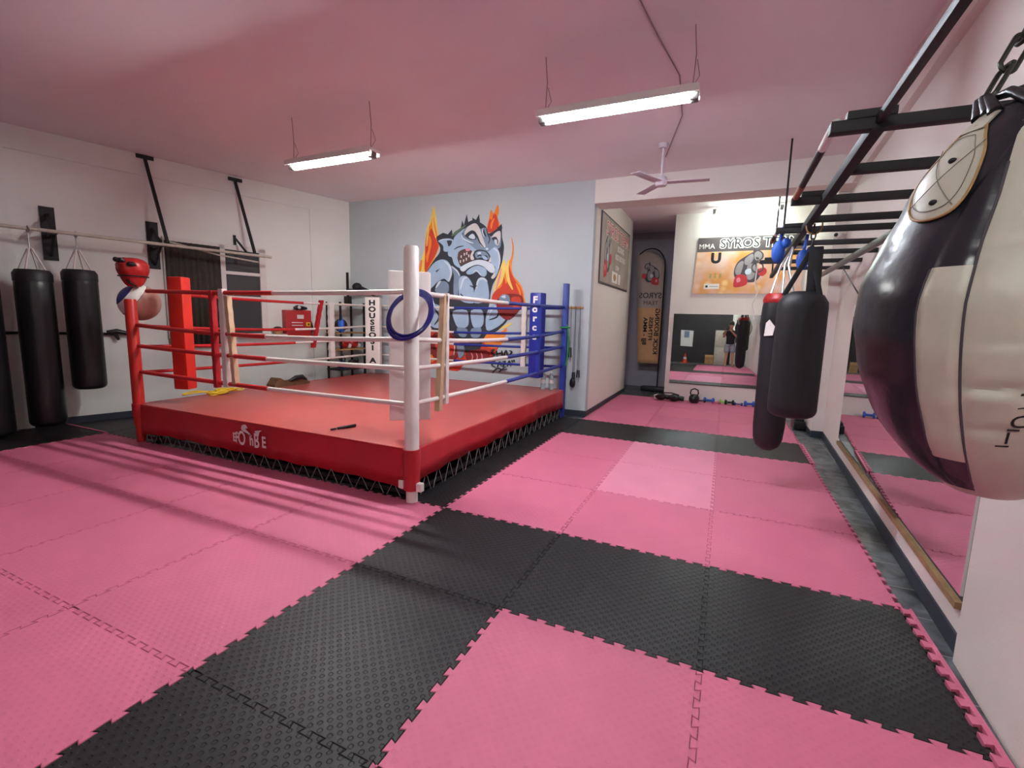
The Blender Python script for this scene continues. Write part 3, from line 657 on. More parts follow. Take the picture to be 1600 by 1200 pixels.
# hook rack with jump ropes on the mural wall
t = thing('hook_rail', 'small wooden rail with hooks on the gray wall right of the blue post', 'hook rail', (-.28, YM(-.28), 1.76))
S = MB(); S.box((-.25, YM(-.25) - .012, 1.76), (.3, .02, .035), 'wood', bev=.003); S.build('rail', t)
for k in range(4):
    S = MB(); xx = -.36 + .075 * k; S.tube([(xx, YM(xx) - .02, 1.77), (xx, YM(xx) - .06, 1.765), (xx, YM(xx) - .07, 1.79)], .006, 'wood', 8); S.build('hook', t)
for k, (zl, hl) in enumerate(((.62, .1), (.98, .12), (.6, .1), (.66, .08))):
    xx = -.36 + .075 * k; yy = YM(xx) - .05
    t = thing('jump_rope', 'jump rope with black handles hanging from the %s wall hook' % ORD[k], 'jump rope', (xx, yy, zl), 'jump ropes by the blue post')
    S = MB(); S.tube([(xx - .008, yy, zl + hl), (xx - .01, yy, 1.3), (xx, yy, 1.775), (xx + .012, yy, 1.2), (xx + .014, yy, zl + .05), (xx + .02, yy - .01, zl - .1)], .003, 'black_leather', 6); S.build('cord', t)
    for e in (-.008, .02): S = MB(); S.tube([(xx + e, yy - .005, zl + hl + .02), (xx + e * 1.4, yy - .005, zl - .02)], .012, 'black_leather', 8); S.build('handle', t)
    if k == 2: S = MB(); S.ball((xx, yy - .02, zl - .05), .05, 'black_leather', 1, .6, 1.6); S.build('cord_bundle', t)
# ------------------------------------------------------------------ wall painting
def YMp(): return plane((0, YM(0) - .001, 0), (1, .0325, 0), (0, 0, 1))
def onmural(px, py):
    d = ray(px, py); n = np.array([.0325, -1, 0]); o = np.array([0, YM(0), 0]); t = ((o - CAM) @ n) / (d @ n); q = CAM + t * d
    return (q[0] * math.hypot(1, .0325), q[2])
FM = lambda a, b, h=0: Vector((a / math.hypot(1, .0325), YM(a / math.hypot(1, .0325)), b)) + Vector((.0325, -1, 0)).normalized() * h
z6 = lambda x, y: onmural(640 + x / 8, 320 + y / 8)
z4 = lambda x, y: onmural(540 + x / 4, 300 + y / 4)
for n_, c_ in dict(m_dark=(46, 52, 62), m_blue=(160, 184, 208), m_mid=(122, 142, 164), m_lite=(204, 216, 226), m_white=(210, 206, 204), m_red=(206, 66, 42), m_dred=(134, 40, 38), m_orange=(236, 136, 46), m_yellow=(236, 206, 104), m_brown=(86, 62, 60), m_pink=(220, 140, 150), m_green=(96, 120, 92)).items(): mat(n_, c_, .75, noise=.08, nscale=6)
S = MB(); lay = [0]
def paint(mt, pts, z=z6, k=3, smooth=True):
    lay[0] += 1; P = [z(*p) for p in pts]
    if smooth: P = spl(P, k)
    S.prism(P, FM, mt, 0, .001 + .00025 * lay[0])
def stroke(mt, pts, wd, z=z6):
    """tapered brush stroke"""
    P = spl([z(*p) for p in pts], 4, False); n = len(P); L = []; R_ = []
    for i in range(n):
        a = Vector(P[max(i - 1, 0)]); b = Vector(P[min(i + 1, n - 1)]); d = (b - a).normalized(); q = Vector((-d.y, d.x)); w_ = wd * (.25 + .75 * math.sin(PI * (i + .6) / (n + .2)))
        L.append(tuple(Vector(P[i]) + q * w_)); R_.append(tuple(Vector(P[i]) - q * w_))
    lay[0] += 1; S.prism(L + R_[::-1], FM, mt, 0, .001 + .00025 * lay[0])
paint('m_yellow', [(302, 10), (330, 150), (345, 270), (372, 500), (320, 660), (250, 780), (205, 870), (120, 880), (130, 760), (150, 660), (185, 560), (200, 400), (222, 270), (255, 200)])
paint('m_orange', [(292, 120), (322, 260), (352, 400), (370, 510), (320, 650), (250, 770), (190, 850), (190, 640), (198, 440), (235, 290), (262, 240)])
paint('m_red', [(275, 300), (335, 440), (362, 520), (318, 640), (255, 740), (210, 845), (188, 800), (196, 650), (200, 520), (225, 420), (245, 360)])
paint('m_orange', [(240, 380), (275, 450), (262, 560), (240, 640), (222, 720), (205, 640), (232, 560)])
stroke('m_yellow', [(300, 40), (290, 180), (300, 300), (330, 420)], .018); stroke('m_yellow', [(240, 260), (225, 400), (215, 520)], .016); stroke('m_orange', [(150, 690), (135, 780), (120, 850)], .03)
paint('m_orange', [(1108, 0), (1118, 90), (1100, 160), (1128, 250), (1100, 330), (1000, 350), (960, 330), (985, 210), (1018, 60), (1050, 110), (1085, 30)])
paint('m_red', [(1080, 120), (1110, 230), (1095, 320), (1000, 345), (970, 310), (1000, 180), (1030, 190), (1045, 130)])
stroke('m_orange', [(1020, 300), (1030, 230), (1060, 170)], .02)
paint('m_yellow', [(1190, 690), (1205, 770), (1225, 800), (1215, 930), (1180, 1010), (1060, 1080), (1070, 980), (1110, 850), (1150, 740)])
paint('m_orange', [(1272, 400), (1302, 520), (1296, 640), (1275, 760), (1295, 880), (1360, 960), (1410, 1040), (1440, 1190), (1455, 1290), (1300, 1320), (1060, 1240), (1030, 1160), (1100, 1040), (1160, 960), (1190, 860), (1230, 740), (1275, 640), (1285, 520)])
paint('m_red', [(1240, 740), (1275, 860), (1330, 960), (1390, 1040), (1420, 1180), (1410, 1300), (1240, 1330), (1060, 1250), (1030, 1150), (1080, 1070), (1150, 1020), (1180, 900), (1205, 990), (1230, 900)])
stroke('m_yellow', [(1240, 690), (1222, 820), (1240, 950), (1290, 1060)], .03); stroke('m_orange', [(1330, 980), (1370, 1060), (1390, 1140)], .02); stroke('m_pink', [(1150, 790), (1110, 960), (1080, 1060)], .02)
# hot base of the flames below
paint('m_red', [(500, 900), (560, 850), (660, 860), (760, 900), (880, 900), (990, 880), (960, 960), (890, 1060), (740, 1080), (700, 1120), (560, 1090), (490, 1060)], z4)
paint('m_orange', [(860, 900), (960, 880), (1010, 850), (970, 960), (890, 970)], z4); stroke('m_yellow', [(940, 860), (1000, 840), (1040, 820)], .02, z4)
paint('m_orange', [(490, 960), (540, 980), (560, 1050), (500, 1060)], z4); paint('m_dred', [(500, 900), (560, 940), (550, 1010), (500, 1000)], z4)
# body silhouette
paint('m_dark', [(345, 395), (440, 385), (520, 395), (560, 345), (640, 290), (690, 250), (730, 220), (800, 190), (880, 220), (960, 280), (990, 360), (1110, 290), (1150, 265), (1155, 400), (1180, 520), (1165, 660), (1145, 760), (1100, 880), (1060, 960), (1040, 1000), (1015, 1100), (1000, 1230), (980, 1330), (1020, 1400), (1180, 1340), (1225, 1420), (1180, 1500), (1060, 1600), (960, 1620), (900, 1760), (840, 1900), (740, 1880), (600, 1700), (480, 1600), (330, 1600), (240, 1480), (200, 1330), (200, 1050), (205, 870), (300, 700), (370, 610), (385, 540), (345, 450)])
for pts in ([(350, 390), (420, 350), (480, 370), (530, 310), (540, 400)], [(640, 300), (660, 200), (680, 260), (715, 120), (735, 220), (780, 210)], [(790, 230), (785, 160), (830, 190), (870, 120), (880, 220)], [(1090, 290), (1120, 270), (1150, 240), (1160, 300)]): paint('m_dark', pts, smooth=False)
paint('m_green', [(520, 390), (560, 350), (640, 290), (700, 250), (690, 280), (640, 320), (570, 380)])
# head
paint('m_blue', [(362, 452), (470, 422), (548, 440), (548, 500), (500, 560), (474, 588), (428, 576), (424, 520), (390, 480)]); paint('m_dark', [(470, 450), (530, 450), (520, 500), (490, 520), (480, 490)]); stroke('m_lite', [(365, 450), (440, 430), (520, 436)], .008)
paint('m_blue', [(560, 410), (630, 340), (690, 300), (650, 390), (700, 460), (800, 490), (850, 540), (900, 560), (840, 600), (700, 560), (640, 590), (600, 660), (640, 770), (690, 765), (640, 795), (560, 745), (532, 660), (490, 640), (485, 580), (545, 500)])
paint('m_mid', [(690, 300), (790, 250), (880, 300), (960, 290), (1010, 400), (1130, 340), (1140, 520), (1060, 560), (960, 600), (860, 580), (760, 500), (680, 440), (670, 380)])
paint('m_white', [(690, 345), (740, 270), (820, 232), (870, 280), (905, 380), (945, 490), (950, 530), (905, 525), (860, 440), (825, 350), (780, 318), (730, 350), (700, 385)])
paint('m_dark', [(700, 390), (740, 350), (790, 330), (830, 370), (835, 430), (780, 440), (740, 425)]); paint('m_lite', [(740, 400), (790, 362), (822, 400), (815, 428), (770, 425)]); stroke('m_dark', [(690, 395), (740, 350), (800, 335), (845, 390), (880, 470), (930, 535)], .016); stroke('m_dark', [(1035, 430), (1075, 395), (1110, 410), (1120, 470)], .014); stroke('m_dark', [(960, 300), (985, 380), (1005, 430), (985, 490)], .012)
paint('m_white', [(1030, 410), (1075, 350), (1135, 330), (1138, 420), (1122, 480), (1100, 510), (1060, 450)]); paint('m_dark', [(1030, 420), (1080, 400), (1110, 450), (1100, 500), (1070, 470)]); paint('m_lite', [(1060, 440), (1095, 440), (1095, 500), (1075, 490)])
stroke('m_lite', [(655, 370), (670, 420), (740, 460), (800, 480)], .014); stroke('m_dark', [(920, 280), (930, 340), (960, 400)], .018); stroke('m_lite', [(925, 290), (915, 340), (935, 400)], .01); stroke('m_dark', [(560, 560), (610, 530), (680, 515)], .01)
paint('m_blue', [(1040, 545), (1085, 530), (1125, 600), (1135, 700), (1115, 820), (1075, 905), (1030, 925), (1055, 850), (1075, 780), (1025, 735), (1000, 650), (960, 600), (1000, 580)]); stroke('m_lite', [(1050, 545), (1110, 590), (1130, 700), (1110, 800)], .014)
paint('m_dark', [(806, 645), (815, 585), (870, 562), (960, 578), (1012, 640), (995, 700), (900, 675), (850, 690)]); paint('m_mid', [(822, 640), (832, 596), (880, 578), (955, 592), (996, 645), (985, 685), (900, 660), (850, 672)]); paint('m_lite', [(850, 600), (890, 590), (895, 615), (860, 622)]); stroke('m_dark', [(850, 650), (880, 630), (905, 645)], .012); stroke('m_dark', [(930, 655), (955, 640), (985, 665)], .012); paint('m_blue', [(910, 640), (960, 650), (975, 690), (930, 680)]); paint('m_lite', [(955, 545), (985, 540), (985, 565), (960, 562)])
paint('m_brown', [(612, 600), (680, 555), (740, 560), (790, 590), (790, 680), (700, 735), (640, 755), (615, 690)]); paint('m_pink', [(705, 552), (745, 545), (758, 575), (715, 580)])
for a, b in ((650, 650), (690, 620), (640, 710), (680, 700), (715, 680), (720, 610), (745, 640)): paint('m_white', [(a - 8, b - 16), (a + 8, b - 16), (a + 5, b + 18), (a - 6, b + 16)], smooth=False)
paint('m_white', [(765, 640), (790, 585), (812, 590), (795, 630), (810, 680), (775, 690)])
paint('m_lite', [(640, 785), (740, 725), (850, 690), (950, 700), (1040, 745), (1070, 800), (1055, 850), (1000, 840), (930, 775), (840, 750), (740, 790), (690, 830), (655, 830)]); paint('m_white', [(990, 715), (1015, 650), (1026, 720)], smooth=False)
paint('m_blue', [(715, 840), (780, 785), (860, 760), (950, 795), (970, 860), (935, 900), (885, 880), (845, 835), (790, 865), (735, 872)]); stroke('m_lite', [(800, 850), (830, 820), (860, 840), (900, 880)], .01)
paint('m_white', [(1035, 890), (1070, 850), (1075, 890), (1050, 925), (1025, 915)])
# shoulder, arm, chest
paint('m_blue', [(212, 870), (300, 740), (390, 688), (470, 700), (525, 780), (530, 880), (495, 965), (440, 925), (360, 960), (300, 1020), (250, 1062), (212, 1075), (208, 960)]); stroke('m_lite', [(440, 705), (505, 770), (525, 860), (495, 960)], .02); paint('m_dark', [(330, 830), (390, 795), (345, 845)], smooth=False)
paint('m_mid', [(325, 1060), (365, 975), (440, 955), (492, 1000), (490, 1085), (430, 1120), (350, 1100)]); paint('m_lite', [(330, 1040), (365, 965), (400, 955), (360, 1020)])
paint('m_mid', [(525, 765), (580, 800), (640, 880), (620, 1000), (605, 1140), (560, 1130), (555, 1000), (560, 880)]); stroke('m_lite', [(530, 770), (600, 830), (630, 890)], .012)
paint('m_blue', [(630, 920), (690, 888), (750, 925), (795, 1010), (815, 1150), (800, 1230), (650, 1200), (620, 1060)]); paint('m_blue', [(835, 1030), (850, 950), (905, 918), (965, 945), (992, 1050), (985, 1190), (820, 1230), (812, 1100)])
stroke('m_lite', [(640, 1060), (680, 930), (730, 910)], .016); stroke('m_lite', [(840, 1040), (870, 940), (930, 925), (975, 960)], .02); stroke('m_dark', [(760, 1010), (810, 1030), (850, 1010)], .012); stroke('m_dark', [(640, 1110), (690, 1160), (740, 1180)], .014)
# lower parts
paint('m_blue', [(675, 745), (755, 738), (772, 790), (765, 840), (712, 850), (685, 810)], z4); paint('m_blue', [(788, 742), (850, 735), (866, 790), (855, 840), (810, 850), (790, 810)], z4); paint('m_mid', [(700, 850), (760, 855), (755, 905), (715, 900)], z4); paint('m_mid', [(790, 855), (850, 850), (840, 905), (790, 905)], z4)
paint('m_blue', [(884, 760), (930, 700), (985, 740), (1000, 800), (940, 850), (884, 862)], z4); stroke('m_dark', [(900, 800), (950, 780), (960, 740)], .016, z4); stroke('m_lite', [(890, 790), (920, 730), (950, 715)], .014, z4)
paint('m_dred', [(945, 690), (975, 650), (1030, 635), (1100, 648), (1108, 700), (1060, 770), (1010, 800), (960, 760)], z4); paint('m_mid', [(962, 668), (985, 640), (1022, 648), (1030, 690), (990, 700)], z4); paint('m_lite', [(975, 655), (1000, 645), (1000, 665)], z4); paint('m_red', [(1040, 660), (1095, 660), (1090, 720), (1050, 720)], z4)
paint('m_blue', [(500, 640), (560, 700), (630, 725), (642, 830), (560, 850), (510, 790)], z4); stroke('m_dark', [(560, 730), (590, 780), (560, 830)], .02, z4); stroke('m_lite', [(510, 660), (560, 720), (620, 740)], .014, z4)
paint('m_dred', [(560, 880), (640, 860), (700, 940), (700, 1030), (640, 1060), (560, 1040), (530, 960)], z4); paint('m_red', [(580, 900), (640, 880), (680, 950), (670, 1020), (600, 1020), (565, 960)], z4); stroke('m_pink', [(600, 910), (590, 960), (610, 1010)], .02, z4); stroke('m_white', [(660, 910), (685, 960), (680, 1020)], .012, z4)
paint('m_mid', [(700, 950), (740, 960), (745, 1010), (720, 1040), (705, 1010)], z4); paint('m_dred', [(760, 1000), (880, 985), (890, 1050), (780, 1070)], z4)
for a in (790, 820, 850): stroke('m_pink', [(a, 1005), (a + 8, 1030), (a, 1055)], .012, z4)
for st in ([(905, 990), (930, 985), (915, 1005), (935, 1020), (905, 1030)], [(945, 990), (950, 1030)], [(950, 1010), (975, 1005)], [(978, 990), (982, 1025)], [(990, 1025), (1005, 990), (1015, 1025)], [(1020, 1030), (1040, 1000), (1025, 990)], [(905, 1060), (935, 1055), (915, 1080), (940, 1095)], [(950, 1095), (965, 1060), (975, 1090)], [(980, 1060), (1000, 1058), (985, 1090), (1005, 1092)], [(1012, 1090), (1025, 1055), (1035, 1090)], [(1040, 1050), (1046, 1065)], [(1052, 1048), (1058, 1062)], [(920, 1130), (950, 1100), (980, 1110), (1010, 1105)], [(960, 1125), (990, 1100)]): stroke('m_dark', st, .010, z4)
tag(S.build('wall_painting'), 'sprayed painting of a snarling grey dog boxer wrapped in flames on the gray wall', 'wall painting')
# ------------------------------------------------------------------ left wall: bag rail, brackets, struts, bags
O5 = .5
def off(y, o, z): return wl(y, o, z)
rl = thing('bag_rail', 'cream painted pipe rail on black brackets carrying the left punching bags', 'bag rail', off(.5, O5, 2.44))
a = off(-3.6, .52, 2.46); b = Vector(onwall(424, 402, .5))
S = MB(); S.tube([a, a.lerp(b, .5), b], .021, 'pipe_cream', 12); S.build('pipe', rl)
S = MB(); S.tube([Vector(onwall(265, 378, .42)), Vector(onwall(340, 398, .42)), Vector(onwall(404, 410, .42))], .013, 'pipe_cream', 10); S.build('second_pipe', rl)
for y in (-2.5, .03, 1.07):
    S = MB(); F = FW(y); fbox(S, F, -.07, .07, 2.14, 2.8, 0, .02, 'black_metal')
    S.bar(F(0, 2.44, .02), F(-.0, 2.44, .5), .05, .04, 'black_metal'); S.bar(F(0, 2.7, .02), F(0, 2.46, .42), .035, .03, 'black_metal'); S.bar(F(0, 2.2, .02), F(0, 2.42, .36), .03, .03, 'black_metal'); S.build('bracket', rl)
S = MB(); F = FW(2.12); fbox(S, F, -.02, .02, 2.32, 2.78, 0, .02, 'black_metal'); S.bar(F(0, 2.74, .02), F(.02, 2.44, .48), .025, .025, 'black_metal'); S.build('bracket', rl)
for px0, py0, px1, py1 in ((226, 247, 262, 380), (367, 282, 398, 395)):
    a = Vector(onwall(px0, py0, .03)); b = Vector(onwall(px1, py1, .49)); S = MB(); S.bar(a, b, .035, .035, 'black_metal'); S.box(a + Vector((0, 0, .01)), (.05, .2, .05), 'black_metal', Matrix.Rotation(-.27, 3, 'Z'), bev=.004); S.build('ceiling_strut', rl)
def bag_prof(r, z0, z1):
    rb = .06
    return [(.001, z0)] + [(r - rb + rb * math.sin(t), z0 + rb * (1 - math.cos(t))) for t in (.3, .7, 1.1, 1.5)] + [(r, z0 + (z1 - z0) * k / 10) for k in range(1, 10)] + [(r * .98, z1 - .05), (r * .8, z1), (r * .5, z1 + .03), (.001, z1 + .03)]
BL = [((-5.42, .08), .52, 2.06, 'shortest black punching bag, hanging right of the other two on the left rail'), ((-5.5, -.33), .11, 2.02, 'long black punching bag hanging in the middle of the three on the left rail'), ((-5.62, -.76), .05, 1.97, 'long black punching bag cut by the left edge of the photo')]
for (x, y), z0, z1, lab in BL:
    t = thing('punching_bag', lab, 'punching bag', (x, y, z0), 'punching bags on the left wall rail')
    S = MB(); S.lathe(bag_prof(.172, z0, z1 - .07), (x, y, 0), 'black_leather', 36); S.build('bag_body', t)
    S = MB(); S.lathe([(.175, z1 - .18), (.176, z1 - .09), (.15, z1 - .045)], (x, y, 0), 'black_bag', 36); S.build('top_collar', t)
    S = MB(); top = Vector((x, y, 2.43))
    for k in range(4):
        an = PI / 4 + k * PI / 2; S.tube([(x + .13 * math.cos(an), y + .13 * math.sin(an), z1 - .06), (x + .02 * math.cos(an), y + .02 * math.sin(an), z1 + .2)], .011, 'tape_white', 6)
    S.tube([(x, y, z1 + .18), top], .008, 'steel', 8); S.build('hanging_straps', t)
    S = MB(); S.tube([top + Vector((-.0, 0, -.03)), top + Vector((.03, 0, 0)), top + Vector((0, 0, .045)), top + Vector((-.03, 0, 0))], .008, 'steel', 8, True); S.build('hook', t)
F = FW(0)
S = MB(); S.tube([F(-1.2, 1.22, .03), F(-.3, 1.22, .03), F(.58, 1.2, .03)], .018, 'black_metal', 10); S.tube([F(.5, 1.22, .06), F(.6, 1.24, .08), F(.75, 1.2, .06)], [.03, .035, .03], 'black_leather', 10); S.tube([F(.58, 1.22, .07), F(.62, 1.12, .07)], [.03, .02], 'black_leather', 8)
tag(S.build('wall_bar'), 'thin black bar on the left wall with a black strap knotted at its end', 'bar')
# ------------------------------------------------------------------ monkey bars on the right wall
mb_ = thing('monkey_bars', 'black steel monkey bar frame fixed to the right wall', 'monkey bars', (2.8, 1.0, 2.3))
def LX(y): return 2.47 + .018 * y
ZB = 2.3
S = MB(); S.bar((LX(-.85), -.85, ZB), (LX(5.2), 5.2, ZB), .045, .05, 'black_metal'); S.build('rail', mb_)
S = MB(); S.bar((LX(-2.9), -2.9, ZB + .01), (LX(-.8), -.8, ZB + .01), .028, .028, 'black_metal'); S.build('rail', mb_)
S = MB(); S.bar((3.0, 0.0, ZB - .09), (3.13, 4.7, ZB - .04), .045, .045, 'grey_metal'); S.build('rail', mb_)['label'] = 'grey rail'
rung_y = [-2.0, -.83, -.25, .34, .92, 1.32, 2.0, 2.6, 3.35, 4.1]
for k, y in enumerate(rung_y):
    lng = k in (1, 3, 5, 8); xa = 2.3 if lng else LX(y); S = MB()
    S.bar((xa, y, ZB), (XR(y) - .001, y + .01, ZB), .05, .042, 'black_metal')
    if lng: S.bar((xa + .05, y - .005, ZB + .035), (LX(y) + .05, y - .005, ZB + .035), .045, .03, 'black_metal')
    S.build('rung', mb_)
for y0_, y1_ in ((-.83, .34), (1.32, 2.0)):
    S = MB(); S.tube([(2.32, y0_, ZB + .02), (2.32, y0_ + .28, ZB + .02)], .018, 'white_paint', 12); S.tube([(2.32, y0_ + .28, ZB + .02), (2.32, y0_ + .75 * (y1_ - y0_), ZB + .02)], .017, 'black_metal', 12); S.tube([(2.32, y0_ + .75 * (y1_ - y0_), ZB + .02), (2.32, y1_, ZB + .02)], .018, 'rust', 12); S.build('grip_bar', mb_)
S = MB(); S.bar((2.52, 3.45, 3.71), (2.51, 3.25, ZB), .02, .02, 'black_metal'); S.build('drop_rod', mb_)
S = MB(); S.bar((LX(5.1), 5.0, 3.7), (LX(5.1), 5.1, ZB), .02, .02, 'black_metal'); S.build('drop_rod', mb_)
for y in (1.5, 3.3):
    S = MB(); S.bar((3.06 + .02 * y, y, ZB - .08), (XR(y) - .001, y - .05, 1.9), .015, .015, 'grey_metal'); S.build('brace', mb_)
# blue mitts hanging from the bars
def mitt(x, y, z, s, lab):
    t = thing('focus_mitt', lab, 'focus mitt', (x, y, z), 'blue mitts on the monkey bars')
    S = MB(); S.ball((x, y, z), .1 * s, 'blue_soft', .75, .5, 1.35); S.ball((x + .05, y - .02, z + .07), .05 * s, 'blue_soft', 1, .8, 1.2); S.build('pad', t)
    S = MB(); S.tube([(x, y, z + .1 * s), (x + .02, y, z + .2), (x + .01, y, ZB - .02)], .012, 'blue_soft', 8); S.build('strap', t)
for q_, sc_, lb in (((1216, 394), .68, 'blue mitt hanging left under the monkey bars'), ((1254, 406), .62, 'blue mitt hanging right beside the wide bag strap')):
    v_ = at(q_[0], q_[1], 'y', 1.45); mitt(v_.x, v_.y, v_.z, sc_, lb)
# right black bags
t = thing('punching_bag', 'wide plain black punching bag hanging on broad straps from the monkey bars', 'punching bag', (2.5, 1.0, .87), 'punching bags under the monkey bars')
S = MB(); S.lathe(bag_prof(.165, .86, 1.77), (2.5, 1.0, 0), 'black_bag', 36); S.build('bag_body', t)
S = MB()
for dx, dy in ((-.13, -.03), (.09, -.08), (.11, .08)): S.bar((2.5 + dx, 1.0 + dy, 1.77), (2.52, 1.0, 2.1), .035, .008, 'black_bag', up=(0, 1, 0))
S.bar((2.55, .95, 1.76), (2.545, .98, 2.12), .09, .01, 'black_bag', up=(0, 1, 0)); S.build('strap', t)
S = MB()
for k in range(4):
    M_ = Matrix.Rotation(PI / 2 * (k % 2), 3, 'Z') @ Matrix.Rotation(PI / 2, 3, 'X'); S.torus((2.52, 1.0, 2.10 + .05 * k), .02, .006, 'chain', M_, 16, 6, .7, 1.5)
S.build('chain', t)
S = MB(); S.torus((2.52, 1.0, 2.27), .05, .006, 'wood', Matrix.Rotation(PI / 2, 3, 'X'), 20, 6, 1, 1.2); S.build('hook', t)
t = thing('punching_bag', 'slim black punching bag with red trim and white logo hanging behind the wide bag', 'punching bag', (2.44, 1.9, .37), 'punching bags under the monkey bars')
S = MB(); S.lathe([(.001, .36), (.05, .37), (.1, .41), (.125, .48), (.135, .6), (.14, 1.2), (.145, 1.5)], (2.44, 1.9, 0), 'black_bag', 36); S.build('bag_body', t)
S = MB(); S.lathe([(.147, 1.44), (.16, 1.55), (.15, 1.72), (.145, 1.76)], (2.44, 1.9, 0), 'black_leather', 36); S.build('bag_cap', t)
S = MB(); S.lathe([(.147, 1.755), (.152, 1.775), (.147, 1.80), (.12, 1.84)], (2.44, 1.9, 0), 'glove_red', 36); S.build('red_trim', t)
S = MB(); ang = math.atan2(-3.09 - 1.9, 2 - 2.44)
def FB(a, b, h=0): th = ang + a / .16; return Vector((2.44 + (.163 + h) * math.cos(th), 1.9 + (.163 + h) * math.sin(th), b))
S.prism([(-.12, 1.45), (-.04, 1.46), (-.03, 1.54), (-.08, 1.6), (-.11, 1.57)], FB, 'text_white', -.004, .002); S.prism([(.02, 1.44), (.1, 1.46), (.09, 1.52)], FB, 'm_pink', -.006, .001)
S.build('logo_patch', t)
S = MB()
for dx in (-.1, 0, .1): S.tube([(2.44 + dx, 1.86, 1.8), (2.44 + dx * .3, 1.92, 2.1), (2.5, 1.98, 2.275)], .008, 'steel', 6); S.tube([(2.44 + dx, 1.94, 1.8), (2.44 + dx * .4, 1.96, 2.05), (2.5, 2.0, 2.275)], .01, 'tape_white', 6)
S.build('strap', t)
S = MB(); S.tube([(2.28, 3.35, 2.27), (2.27, 3.34, 2.05), (2.31, 3.33, 1.95), (2.26, 3.33, 1.8), (2.3, 3.33, 1.62)], .008, 'tape_white', 6); S.torus((2.28, 3.35, 2.24), .06, .01, 'grey_metal', Matrix.Rotation(PI / 2, 3, 'X'), 20, 6); tag(S.build('ring_rope'), 'pale cord with a ring hanging from the far end of the monkey bars', 'cord')
# ------------------------------------------------------------------ the big teardrop bag close to the camera
cx, cy = 2.57, -1.68
PF = [(.001, 1.166), (.05, 1.167), (.09, 1.19), (.131, 1.221), (.17, 1.262), (.2, 1.3), (.225, 1.345), (.247, 1.396), (.264, 1.45), (.277, 1.51), (.283, 1.57), (.281, 1.62), (.27, 1.67), (.25, 1.725), (.225, 1.79), (.2, 1.86), (.172, 1.91), (.148, 1.95), (.12, 1.985), (.102, 2.002), (.08, 2.012), (.05, 2.018), (.001, 2.02)]
PF = spl(PF, 7, False)
def itp(z, tb):
    tb = sorted(tb)
    if z <= tb[0][0]: return tb[0][1]
    for (a, b), (c_, d_) in zip(tb, tb[1:]):
        if z <= c_: return b + (d_ - b) * (z - a) / (c_ - a)
    return tb[-1][1]
S1 = [(1.17, -119), (1.21, -121.3), (1.298, -122.9), (1.382, -124.2), (1.485, -125), (1.583, -125.4), (1.643, -124.9), (1.715, -124.9), (1.8, -123.7), (1.875, -123.6), (1.956, -124.5), (2.04, -125)]
B1 = [(1.17, -146), (1.255, -143), (1.341, -141), (1.396, -141.4), (1.478, -141.2), (1.584, -141.6), (1.655, -140.0), (1.8, -137), (2.04, -110)]
bag = thing('teardrop_bag', 'large black and cream teardrop punching bag hanging on a chain near the camera', 'punching bag', (cx, cy, 1.17))
S = MB(); vs = []; fs = []; ml = []
panels = [(-250, lambda z: itp(z, B1), 36), (None, lambda z: itp(z, S1), 12), (None, lambda z: -60.0, 22), (None, lambda z: 20.0, 24), (None, lambda z: 110.0, 24)]
cols = []
def azs(z):
    out = []; a0 = -250.0; pid = []
    for k, (st, fn, n) in enumerate(panels):
        a1 = fn(z)
        for i in range(n): out.append(a0 + (a1 - a0) * i / n); pid.append(k)
        a0 = a1
    return out, pid
nn = sum(p_[2] for p_ in panels)
zs = [p_ for p_ in PF]
for r, z in zs:
    az, pid = azs(z)
    for i, a in enumerate(az):
        # seams pull the skin in a little
        nxt = min(abs(((a - s_ + 180) % 360) - 180) for s_ in (itp(z, B1), itp(z, S1), -60, 20, 110))
        rr = r * (1 - .02 * math.exp(-(nxt / 2.2) ** 2)) * (1 + .004 * math.sin(z * 60 + a * .05))
        for zc_, ac_, dp in ((1.43, -113, .011), (1.345, -114, .006), (1.52, -110, .004), (1.70, -118, .004)): rr -= dp * math.exp(-((z - zc_ - .0006 * (a - ac_)) / .009) ** 2) * math.exp(-((a - ac_) / 8.5) ** 2) - .5 * dp * math.exp(-((z - zc_ + .024) / .012) ** 2) * math.exp(-((a - ac_) / 8.5) ** 2)
        vs.append((cx + rr * math.cos(math.radians(a)), cy + rr * math.sin(math.radians(a)), z))
az, pid = azs(1.5)
for j in range(len(zs) - 1):
    zc = (zs[j][1] + zs[j + 1][1]) / 2
    for i in range(nn):
        l = (i + 1) % nn; k = pid[i]
        if k == 0: mt = 'big_bag_black'
        elif k == 1: mt = 'big_bag_cream' if 1.264 < zc < 1.662 else 'big_bag_black'
        elif k == 2: mt = 'big_bag_cream'
        elif k == 3: mt = 'big_bag_black'
        else: mt = 'big_bag_cream'
        if zc < 1.185: mt = 'big_bag_cream'
        S.f.append([j * nn + i, j * nn + l, (j + 1) * nn + l, (j + 1) * nn + i]); S.m.append(S.mi(mt)); S.sm.append(True)
S.v = [Vector(v) for v in vs]; S.build('bag_body', bag)
def rad(z):
    for (r0, z0_), (r1, z1_) in zip(zs, zs[1:]):
        if z0_ <= z <= z1_ and z1_ > z0_: return r0 + (r1 - r0) * (z - z0_) / (z1_ - z0_)
    return .1
def FBg(a, z, h=0): r = rad(z) + h; return Vector((cx + r * math.cos(math.radians(a)), cy + r * math.sin(math.radians(a)), z))
